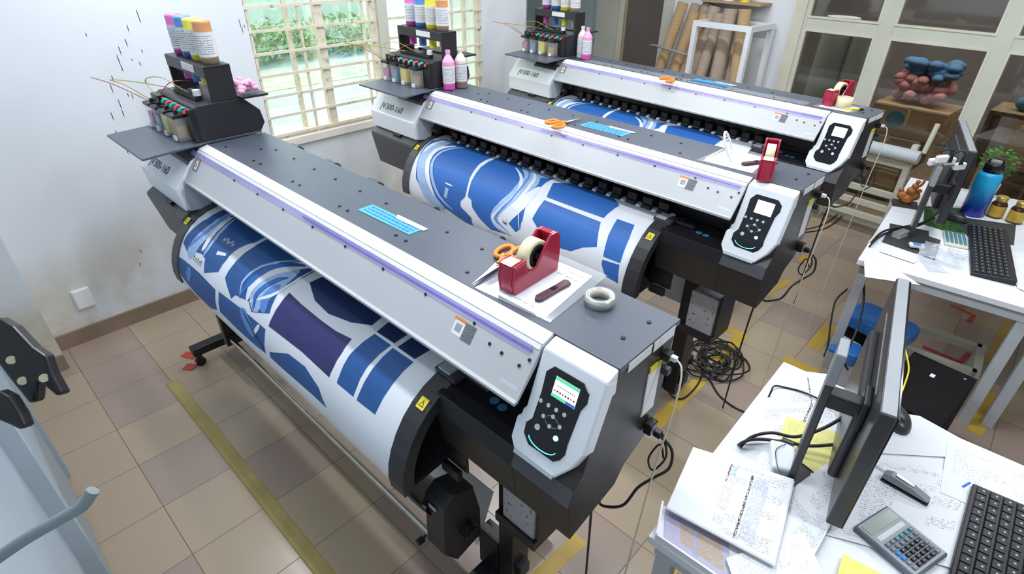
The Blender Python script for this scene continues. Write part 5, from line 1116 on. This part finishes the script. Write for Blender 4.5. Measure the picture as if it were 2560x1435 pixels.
# papers on the near desk
_pc = [0]
def paper(P, z, m_, label, nm='paper_sheet', grp='loose papers on the near desk', th=.0008, stack=1):
    _pc[0] += 1; z += .00042*_pc[0]
    q = MB(); pts = [at(x, y, z) for x, y in P]
    for i in range(stack):
        off = Vector((random.uniform(-.004, .004), random.uniform(-.004, .004), 0)) if i else Vector((0, 0, 0)); q.sheet([p+off-Vector((0, 0, .0012*i)) for p in pts], th)
    return tag(q.build(nm, m_), label, 'paper', grp)
M['form1'] = mat_paper('printed_form_a', 34, (.2, .22, .26), .42, box=(.40, .95, .05, .95), blocks=[(.62, .645, .12, .95, (.05, .05, .06)), (.66, .80, .12, .92, (.55, .60, .68)), (.40, .42, .06, .30, (.08, .08, .1)), (.43, .48, .08, .2, (.35, .55, .75))])
M['form2'] = mat_paper('printed_form_b', 40, (.22, .26, .32), .5, box=(.08, .92, .1, .9)); M['form3'] = mat_paper('printed_form_c', 46, (.25, .28, .34), .55, box=(.06, .94, .30, .95), blocks=[(.52, .55, .1, .95, (.08, .08, .1))])
M['form4'] = mat_paper('printed_form_d', 30, (.28, .30, .40), .45, box=(.05, .95, .05, .95)); M['form5'] = mat_paper('printed_form_e', 22, (.35, .38, .44), .25, box=(.1, .9, .1, .9)); M['colprint'] = mat_paper('coloured_print', 20, (.5, .4, .5), .3, (.52, .50, .66), blocks=[(.25, .9, .2, .8, (.55, .38, .20)), (.45, .52, .1, .9, (.38, .42, .55))])
paper([(1905, 1120), (2075, 1180), (1960, 1435), (1790, 1435)], ZD+.004, 'form5', 'white sheet under the others at the near desk\'s left')
paper([(1960, 922), (2068, 935), (2100, 1100), (1860, 1110)], ZD+.004, 'form3', 'stack of printed forms behind the column of the near monitor', stack=6)
paper([(1965, 1040), (2120, 1090), (2080, 1215), (1945, 1110)], ZD+.010, 'ypaper', 'yellow handwritten slip under the near monitor')
paper([(2110, 1128), (2440, 1190), (2380, 1420), (2040, 1330)], ZD+.004, 'form4', 'printed list under the stapler and calculator')
paper([(2175, 1020), (2300, 1040), (2500, 1150), (2150, 1130)], ZD+.003, 'paper', 'plain white sheet behind the stapler')
paper([(2370, 1100), (2600, 1180), (2580, 1330), (2350, 1230)], ZD+.005, 'form5', 'faintly printed sheet right of the stapler')
paper([(2105, 1130), (2165, 1150), (2010, 1435), (1900, 1280)], ZD+.010, 'form2', 'printed list lying slanted in front of the near monitor')
paper([(1735, 1118), (1985, 1198), (1935, 1410), (1668, 1268)], ZD+.030, 'form1', 'large white form with a black barred table, top of the left pile', stack=9)
paper([(1815, 1395), (2010, 1330), (2080, 1480), (1850, 1500)], ZD+.012, 'form5', 'white sheet with a small square box at the bottom edge')
o = paper([(2108, 1385), (2215, 1440), (2190, 1520), (2070, 1520)], ZD+.014, 'sticky', 'plain yellow note beside the calculator', 'sticky_note')
t = thing('document_tray', 'white document tray with a coloured print, front left corner of the near desk', 'tray', (0, 0, 0))
A_ = [at(1655, 1262, ZD+.003), at(1830, 1342, ZD+.003), at(1850, 1490, ZD+.003), at(1640, 1345, ZD+.003)]
q = MB(); q.sheet(A_, .004); q.build('tray_floor', 'desk', t); q = MB(); q.sheet([p+Vector((0, 0, .003)) for p in [A_[0].lerp(A_[2], .05), A_[1].lerp(A_[3], .05), A_[2].lerp(A_[0], .1), A_[3].lerp(A_[1], .1)]], .0008); q.build('coloured_print', 'colprint', t)
q = MB(); e1, e2 = A_[3], A_[2]; dd_ = (e2-e1).normalized(); q.obox((e1+e2)/2+Vector((0, 0, .008)), dd_, Vector((-dd_.y, dd_.x, 0)), (0, 0, 1), (e2-e1).length, .006, .022); e1, e2 = A_[0], A_[3]; dd_ = (e2-e1).normalized(); q.obox((e1+e2)/2+Vector((0, 0, .008)), dd_, Vector((-dd_.y, dd_.x, 0)), (0, 0, 1), (e2-e1).length, .006, .022); q.build('tray_rim', 'desk', t)

# calculator
ca, cb_, cc_ = at(2148, 1262, ZD+.01), at(2335, 1430, ZD+.01), at(2352, 1375, ZD+.01)
A0 = at(2140, 1330, ZD+.01); A1 = at(2205, 1262, ZD+.01); A2 = at(2352, 1378, ZD+.01); A3 = at(2300, 1470, ZD+.01)
ux = ((A2-A1)+(A3-A0)).normalized(); uy = Vector((-ux.y, ux.x, 0)); Lc = ((A2-A1).length+(A3-A0).length)/2; Wc = abs((A1-A0).dot(uy)); oc = (A0+A1+A2+A3)/4
t = thing('calculator', 'grey desk calculator with blue keys beside the near keyboard', 'calculator', (oc.x, oc.y, ZD+.006), math.atan2(ux.y, ux.x))
MB().box(-Lc/2, Lc/2, -Wc/2, Wc/2, 0, .018).build('calculator_case', 'calcd', t, bevel=.006); MB().box(-Lc/2+.006, Lc/2-.006, -Wc/2+.006, Wc/2-.006, .018, .020).build('face_plate', 'calc', t)
MB().box(-Lc/2+.014, -Lc/2+.014+Lc*.17, -Wc/2+.014, Wc/2-.014, .020, .0215).build('display', 'lcd', t); MB().box(-Lc/2+.02+Lc*.19, -Lc/2+.025+Lc*.24, -Wc/2+.02, Wc/2-.02, .020, .0207).build('solar_strip', 'label', t)
kx0 = -Lc/2+.03+Lc*.26; nx, ny = 6, 6; dxk = (Lc/2-.012-kx0)/nx; dyk = (Wc-.03)/ny; kk = {}
for i in range(nx):
    for j in range(ny):
        m_ = 'ckeyt' if i == 0 and j > 1 else ('ckeyb' if j == 0 and i in (2, 3) else ('key' if i >= 2 and 1 <= j <= 4 else 'ckey')); p = (kx0+dxk*(i+.5), -Wc/2+.015+dyk*(j+.5), .020)
        if m_ not in kk:
            q = MB().prism([(-dyk*.38, 0), (dyk*.38, 0), (dyk*.30, .006), (-dyk*.30, .006)], -dxk*.38, dxk*.38); q.box(-dxk*.1, dxk*.1, -dyk*.1, dyk*.08, .006, .0064, 1); kk[m_] = q.build('calculator_key', [m_, 'keyl'], t, bevel=.001); kk[m_].location = p
        else: dupart(kk[m_], t, p)
# stapler
a, b_ = at(2205, 1192, ZD+.012), at(2322, 1258, ZD+.012); L_ = (b_-a).length
t = thing('stapler', 'grey-black stapler lying on the printed list', 'stapler', (a.x, a.y, ZD+.007), math.atan2((b_-a).y, (b_-a).x))
MB().prism([(0, 0), (L_, 0), (L_, .006), (.0, .008)], -.013, .013, axis='y').build('stapler_base', 'black', t, bevel=.002); MB().prism([(0, .012), (L_*.95, .010), (L_, .018), (L_*.6, .034), (.02, .040), (.0, .03)], -.014, .014, axis='y').build('stapler_arm', 'monedge', t, bevel=.004)
MB().prism([(.03, .0405), (L_*.6, .0345), (L_*.62, .037), (.03, .044)], -.006, .006, axis='y').build('stapler_spring', 'alum', t)
t = thing('pen', 'violet pen lying behind the stapler', 'pen', at(2190, 1165, ZD+.01), -.2); MB().cyl((-.06, 0, 0), (.05, 0, 0), .005, n=12).build('pen_barrel', 'lav', t); MB().cyl((-.075, 0, 0), (-.06, 0, 0), .003, .005, n=12).build('pen_tip', 'alum', t)
def mouse(p, rot, label, sc_=1):
    t = thing('computer_mouse', label, 'mouse', p, rot, 'black computer mice'); n_ = 18; q = MB(); prof = [(.0001, .036), (.012, .035), (.022, .031), (.030, .022), (.033, .010), (.033, .0)]
    vs = []; 
    for r_, z in prof:
        for i in range(n_): a = 2*pi*i/n_; vs.append((r_*1.85*cos(a)*sc_, r_*sin(a)*sc_*1.05, z*sc_))
    q.add(vs, [(k*n_+i, (k+1)*n_+i, (k+1)*n_+(i+1) % n_, k*n_+(i+1) % n_) for k in range(len(prof)-1) for i in range(n_)], 0, True); q.build('mouse_shell', 'monback', t)
    MB().cyl((.030*sc_, -.004, .031*sc_), (.030*sc_, .004, .031*sc_), .007*sc_, n=12).build('scroll_wheel', 'black', t); return t
mouse(at(2238, 1052, ZD+.001), -1.1, 'black mouse behind the near monitor', 1.25)
# power adapter block with cables on the near desk
t = thing('power_adapter', 'white power adapter block at the foot of the near monitor', 'adapter', (0, 0, 0)); c_ = at(1955, 1150, ZD+.02)
MB().obox((c_.x, c_.y, ZD+.025), (.9, .43, 0), (-.43, .9, 0), (0, 0, 1), .075, .12, .04).build('adapter_case', 'white', t, bevel=.008)
cab([(1965, 1110, ZD+.05), (1940, 1125, ZD+.05), (1945, 1170, ZD+.05), (1955, 1182, ZD+.05)], .0012, 'cable', 'thin black wire across the white adapter')
G2 = 'monitor cables on the near desk'
cab([(1850, 1118, ZD+.01), (1880, 1092, ZD+.03), (1930, 1082, ZD+.04), (1990, 1092, ZD+.05), (2060, 1070, ZD+.09), (2120, 1035, .90)], .0055, 'cable', 'black monitor cable arching from the left edge of the near desk', grp=G2)
cab([(1820, 1140, .55), (1850, 1110, ZD+.015), (1890, 1098, ZD+.03), (1955, 1104, ZD+.04), (2030, 1115, ZD+.05), (2110, 1108, ZD+.08)], .0055, 'cable', 'lower black monitor cable with a thick connector', grp=G2)
q = MB().cyl(at(1955, 1100, ZD+.04), at(1985, 1112, ZD+.045), .011, n=12); tag(q.build('cable_connector', 'monback'), 'dark grey thick connector on the lower monitor cable', 'connector')
cab([(1850, 1100, .35), (1880, 1075, .50), (1925, 985, ZD+.02), (1935, 966, ZD+.02), (1960, 968, ZD+.01), (2020, 985, ZD+.012), (2120, 1035, ZD+.03)], .0035, 'cable', 'thin black cable rising over the far left corner of the near desk', grp=G2)

# far desk things
t = thing('water_bottle', 'tall water bottle shading from cyan to deep blue, on the far desk', 'bottle', (.372, 3.485, ZD))
kb_ = NT('cyan_to_blue_bottle', .28); sp = kb_.n('ShaderNodeSeparateXYZ'); kb_.l(kb_.tc.outputs['Object'], sp.inputs[0]); rp = kb_.n('ShaderNodeValToRGB'); kb_.l(kb_.math('DIVIDE', sp.outputs[2], .27), rp.inputs[0])
rp.color_ramp.elements[0].position = .18; rp.color_ramp.elements[0].color = (.012, .035, .42, 1); rp.color_ramp.elements[1].position = .78; rp.color_ramp.elements[1].color = (.015, .42, .75, 1); kb_.l(rp.outputs[0], kb_.b.inputs['Base Color'])
MB().lathe([(.060, 0), (.064, .004), (.064, .255), (.058, .270), (.046, .280)], (0, 0, 0), 36).build('bottle_body', kb_.m, t); MB().lathe([(.048, .278), (.051, .282), (.051, .325), (.046, .332)], (0, 0, 0), 32).build('screw_lid', 'gloss', t)
MB().tube([(-.036, 0, .325), (-.030, 0, .350), (0, 0, .360), (.030, 0, .350), (.036, 0, .325)], .006, 8).build('carry_loop', 'gloss', t); MB().lathe([(.030, .330), (.030, .350), (.024, .355)], (0, 0, 0), 24).build('clear_cap', 'clear', t)
def jar(p, label):
    t = thing('supplement_bottle', label, 'supplement bottle', p, 0, 'amber supplement bottles'); MB().lathe([(.038, 0), (.042, .004), (.042, .085), (.034, .098), (.026, .102), (.026, .106)], (0, 0, 0), 28).build('glass_body', 'amber', t)
    MB().lathe([(.0425, .012), (.0428, .014), (.0428, .078), (.0425, .080)], (0, 0, 0), 28).build('gold_label', 'goldl', t); MB().lathe([(.030, .104), (.031, .106), (.031, .132), (.028, .135)], (0, 0, 0), 28).build('gold_cap', 'gold', t); return t
j1 = jar((.480, 3.535, ZD), 'amber bottle with gold label, nearer the blue water bottle'); dup(j1, (.580, 3.52, ZD), 0, 'amber bottle with gold label, further right of the pair')
MBj = MB().lathe([(.03, 0), (.034, .003), (.034, .10), (.03, .11)], (0, 0, 0), 22); tag(MBj.build('clear_tumbler', 'clear', loc=(.66, 3.80, ZD)), 'clear plastic tumbler behind the amber bottles', 'cup')
t = thing('potted_plant', 'small leafy green plant behind the blue water bottle', 'plant', (.385, 3.92, ZD)); MB().lathe([(.035, 0), (.045, .003), (.055, .09), (.05, .095), (.02, .09)], (0, 0, 0), 22).build('pot', 'label', t)
q = MB()
for i in range(130):
    a = random.uniform(0, 2*pi); r_ = random.uniform(.01, .095); z = .23+random.uniform(-.05, .09)-r_*.25; c_ = Vector((r_*cos(a), r_*sin(a), z)); dx_ = Vector((cos(a+random.uniform(-1, 1)), sin(a+random.uniform(-1, 1)), random.uniform(-.4, .5))).normalized(); sd = dx_.cross(Vector((0, 0, 1))).normalized()*.013
    q.add([c_, c_+dx_*.018+sd, c_+dx_*.040, c_+dx_*.018-sd, c_+dx_*.02+Vector((0, 0, .003))], [(0, 3, 4), (3, 2, 4), (2, 1, 4), (1, 0, 4)], 0, True)
q.build('leaves', 'leaf', t); q = MB()
for i in range(9): a = i*.7; q.tube([(.01*cos(a), .01*sin(a), .08), (.03*cos(a), .03*sin(a), .15), (.08*cos(a), .08*sin(a), .21)], .002, 5)
q.build('stems', 'leaf', t)
t = thing('mouse_mat', 'mouse mat, half leafy green and half dark grey, on the far desk', 'mouse mat', (0, 0, 0)); pa = [at(*p, ZD+.003) for p in ((2312, 515), (2400, 520), (2415, 592), (2308, 560))]; MB().poly(pa, .003).build('leafy_half', 'padg', t); pa = [at(*p, ZD+.0032) for p in ((2385, 540), (2540, 562), (2535, 612), (2420, 592))]; MB().poly(pa, .003).build('dark_half', 'padd', t)
mouse(at(2385, 548, ZD+.005), -.3, 'black mouse on the leafy mat of the far desk', 1.2)
q = MB(); pa = [at(*p, ZD+.006) for p in ((2232, 560), (2205, 603), (2338, 648), (2352, 600))]; tag(MB().poly(pa, .005).build('grey_tray', 'monback'), 'dark grey base plate under the far monitor column, with odds and ends', 'base plate')
t = thing('lucky_figurine', 'orange-brown figurine on a dark base at the far desk\'s left edge', 'figurine', (.03, 3.33, ZD), .3)
MB().box(-.07, .07, -.045, .045, 0, .022).build('figurine_base', 'ornb', t, bevel=.003); q = MB()
for p, r_ in (((0, 0, .05), .042), ((-.03, 0, .065), .032), ((.035, .01, .07), .034), ((.01, 0, .10), .030), ((.02, .0, .135), .022), ((.025, 0, .165), .014), ((-.045, .01, .095), .017), ((.05, 0, .11), .014)): q.ball(p, r_, .9, 10)
q.tube([(.0, 0, .12), (.04, -.02, .15), (.05, -.02, .19)], .008, 8); q.build('figure', 'orn', t)
q = MB(); vs = []; n_ = 9
for j in range(n_):
    for i in range(n_): u, v = i/(n_-1), j/(n_-1); vs.append((u*.20+.01*sin(9*v), v*.22, .016+.045*math.exp(-((u-.5)**2+(v-.5)**2)*7)*random.uniform(.5, 1.1)+random.uniform(0, .008)))
q.add(vs, [(j*n_+i, j*n_+i+1, (j+1)*n_+i+1, (j+1)*n_+i) for j in range(n_-1) for i in range(n_-1)], 0, False)
pb = at(2300, 640, ZD); tag(q.build('plastic_bag', 'bag', loc=(pb.x-.02, pb.y-.05, ZD+.002)), 'crumpled clear plastic bag by the foot of the far monitor', 'bag')
tag(MB().sheet([at(*p, ZD+.004) for p in ((2298, 648), (2340, 655), (2372, 682), (2322, 678))], .002).build('clear_sachet', 'bag'), 'flat clear sachet on the near part of the far desk', 'sachet')
t = thing('candy_packet', 'small white and blue packet on the grey base plate', 'packet', at(2290, 617, ZD+.012), .4); MB().box(-.035, .035, -.022, .022, 0, .016).build('packet_body', 'label', t, bevel=.004); MB().box(-.02, .02, -.02, .02, .0161, .0168).build('packet_print', 'bluec', t)
tag(MB().box(-.022, .022, -.05, .05, 0, .03).build('glue_bottle', 'clear', loc=at(2250, 590, ZD+.012), rotz=-.3), 'clear small bottle lying left of the far monitor column', 'bottle')
q = at(2388, 600, ZD+.006); t = thing('calculator', 'small calculator with green keys beside the far keyboard', 'calculator', (q.x, q.y, ZD+.001), -1.35); MB().box(-.10, .10, -.055, .055, 0, .012).build('calculator_case', 'offw', t, bevel=.003); kq = None
for i in range(6):
    for j in range(5):
        p = (-.085+.029*i, -.042+.021*j, .012)
        if kq is None: kq = MB().box(-.011, .011, -.007, .007, 0, .004).build('calculator_key', 'ckeyt', t); kq.location = p
        else: dupart(kq, t, p)
paper([(2198, 628), (2205, 622), (2292, 650), (2285, 658)], ZD+.002, 'form2', 'narrow printed strip on the far desk\'s near edge', 'printed_strip', 'papers on the far desk')
paper([(2160, 640), (2215, 655), (2300, 712), (2162, 692)], ZD+.0015, 'form5', 'white sheet at the near left corner of the far desk', grp='papers on the far desk'); paper([(2500, 620), (2580, 640), (2640, 760), (2545, 720)], ZD+.0015, 'form5', 'white sheet right of the far keyboard', grp='papers on the far desk')
G3 = 'monitor cables on the far desk'
cab([(2360, 520, .95), (2310, 555, ZD+.05), (2255, 568, ZD+.04), (2210, 578, ZD+.02), (2180, 605, ZD+.01), (2160, 640, .55)], .006, 'cable', 'upper black cable running off the left edge of the far desk', grp=G3)
cab([(2345, 540, ZD+.05), (2290, 567, ZD+.03), (2240, 575, ZD+.02), (2205, 588, ZD+.01), (2175, 615, ZD+.01), (2150, 650, .5)], .005, 'cable', 'lower black cable running off the left edge of the far desk', grp=G3)
# white clipped things on top of the far monitor column
t = thing('charger_cluster', 'white chargers and black loops hung on the far monitor column', 'chargers', (.165, 2.84, 1.172)); q = MB()
for dx_, dy_, dz_ in ((-.03, .0, .02), (.03, .03, .03), (.08, .05, .01), (.0, -.03, .05)): q.obox((dx_, dy_, dz_), (.8, .5, .2), (-.5, .86, 0), (0, -.1, 1), .055, .035, .035)
q.build('charger', 'label', t, bevel=.005); q = MB(); 
for i in range(3): q.tube([(-.02+.05*i, 0, .03), (-.01+.05*i, .0, .085), (.03+.05*i, .01, .095), (.04+.05*i, .01, .03)], .005, 8)
q.build('cord_loop', 'cable', t); MB().box(-.02, 0, -.02, 0, .05, .065).build('red_switch', 'scrr', t)
# under the far desk: blue lidded bin, second bin, computer tower
def bin_(c, w_, l_, h, rot, label, bm_='case'):
    t = thing('lidded_bin', label, 'bin', (c[0], c[1], c[2]), rot, 'blue lidded bins'); MB().prism([(-w_/2*.8, -l_/2*.8), (w_/2*.8, -l_/2*.8), (w_/2*.8, l_/2*.8), (-w_/2*.8, l_/2*.8)], 0, h-.07, axis='z').build('bin_body', bm_, t, bevel=.02)
    c8 = [(-w_/2, -l_/2+.04), (-w_/2+.04, -l_/2), (w_/2-.04, -l_/2), (w_/2, -l_/2+.04), (w_/2, l_/2-.04), (w_/2-.04, l_/2), (-w_/2+.04, l_/2), (-w_/2, l_/2-.04)]
    MB().prism(c8, h-.08, h, axis='z').box(-w_/2-.03, -w_/2+.02, -.03, .03, h-.06, h-.03).build('bin_lid', 'binblue', t, bevel=.012, seg=3); return t
cb2 = at(2205, 805, .34); bin_((cb2.x, cb2.y, 0), .34, .24, .36, -.25, 'black bin with blue lid under the far desk')
cb3 = at(2125, 880, .22); bin_((cb3.x, cb3.y, 0), .15, .14, .25, .1, 'smaller pale bin with blue lid left of the computer tower', 'leg')
wb = at(2135, 835, .20); tag(MB().box(-.07, .07, -.09, .09, 0, .20).build('storage_box', 'desk', loc=(wb.x, wb.y, 0), rotz=.05, bevel=.004), 'small white box on the floor between the two blue lidded bins', 'box')
t = thing('computer_tower', 'black computer tower lying between the two desks', 'computer', (.56, 1.98, 0), -.12); MB().box(-.15, .13, -.26, .24, 0, .40).build('tower_case', 'case', t, bevel=.004); MB().box(-.03, -.01, .08, .11, .4002, .402).build('case_badge', 'label', t); MB().cyl((.09, .19, .4), (.09, .19, .403), .006, n=12).build('power_button', 'monedge', t)
cab([(2262, 870, .45), (2272, 920, .42), (2262, 960, .42), (2250, 990, .40)], .004, 'yellow', 'yellow cable hanging behind the near monitor')
# hooks and rod hanging at the lower left, close to the camera, on the wall beside the door
def hookp(px, py, dist): return CAM+ray(px, py)*dist
t = thing('clip_hanger', 'black forked plastic clips hanging close to the camera at the left edge', 'hanger', (0, 0, 0))
def clip2d(P, dist, th=.010):
    """P: outline in picture space at one distance from the lens -> solid plate"""
    f0 = [hookp(x, y, dist) for x, y in P]; n_ = len(P); b0_ = [p+_f*th for p in f0]; q = MB(); q.add(f0+b0_, [list(range(n_))[::-1], list(range(n_, 2*n_))]+[(i, (i+1) % n_, n_+(i+1) % n_, n_+i) for i in range(n_)], 0); return q
clip2d([(-10, 792), (30, 815), (80, 868), (112, 890), (128, 935), (155, 985), (140, 992), (105, 962), (92, 955), (90, 985), (88, 1005), (72, 1010), (52, 985), (20, 945), (-10, 905)], .42).build('upper_clip', 'hook', t, bevel=.002)
clip2d([(-10, 975), (20, 992), (48, 1035), (62, 1068), (48, 1076), (20, 1062), (-10, 1050)], .40).build('lower_clip', 'hook', t, bevel=.002)
q = MB(); 
for x, y in ((56, 952), (110, 945), (28, 900)): q.cyl(hookp(x, y, .4195), hookp(x, y, .4185), .0032, n=14)
q.build('clip_hole', 'core', t)
tag(MB().tube([hookp(-30, 1412, .5), hookp(60, 1350, .5), hookp(150, 1298, .5), hookp(205, 1265, .5), hookp(232, 1226, .5)], .0055, 10).build('grey_rod', 'greyhook'), 'grey bent rod end close to the camera at the lower left', 'rod')
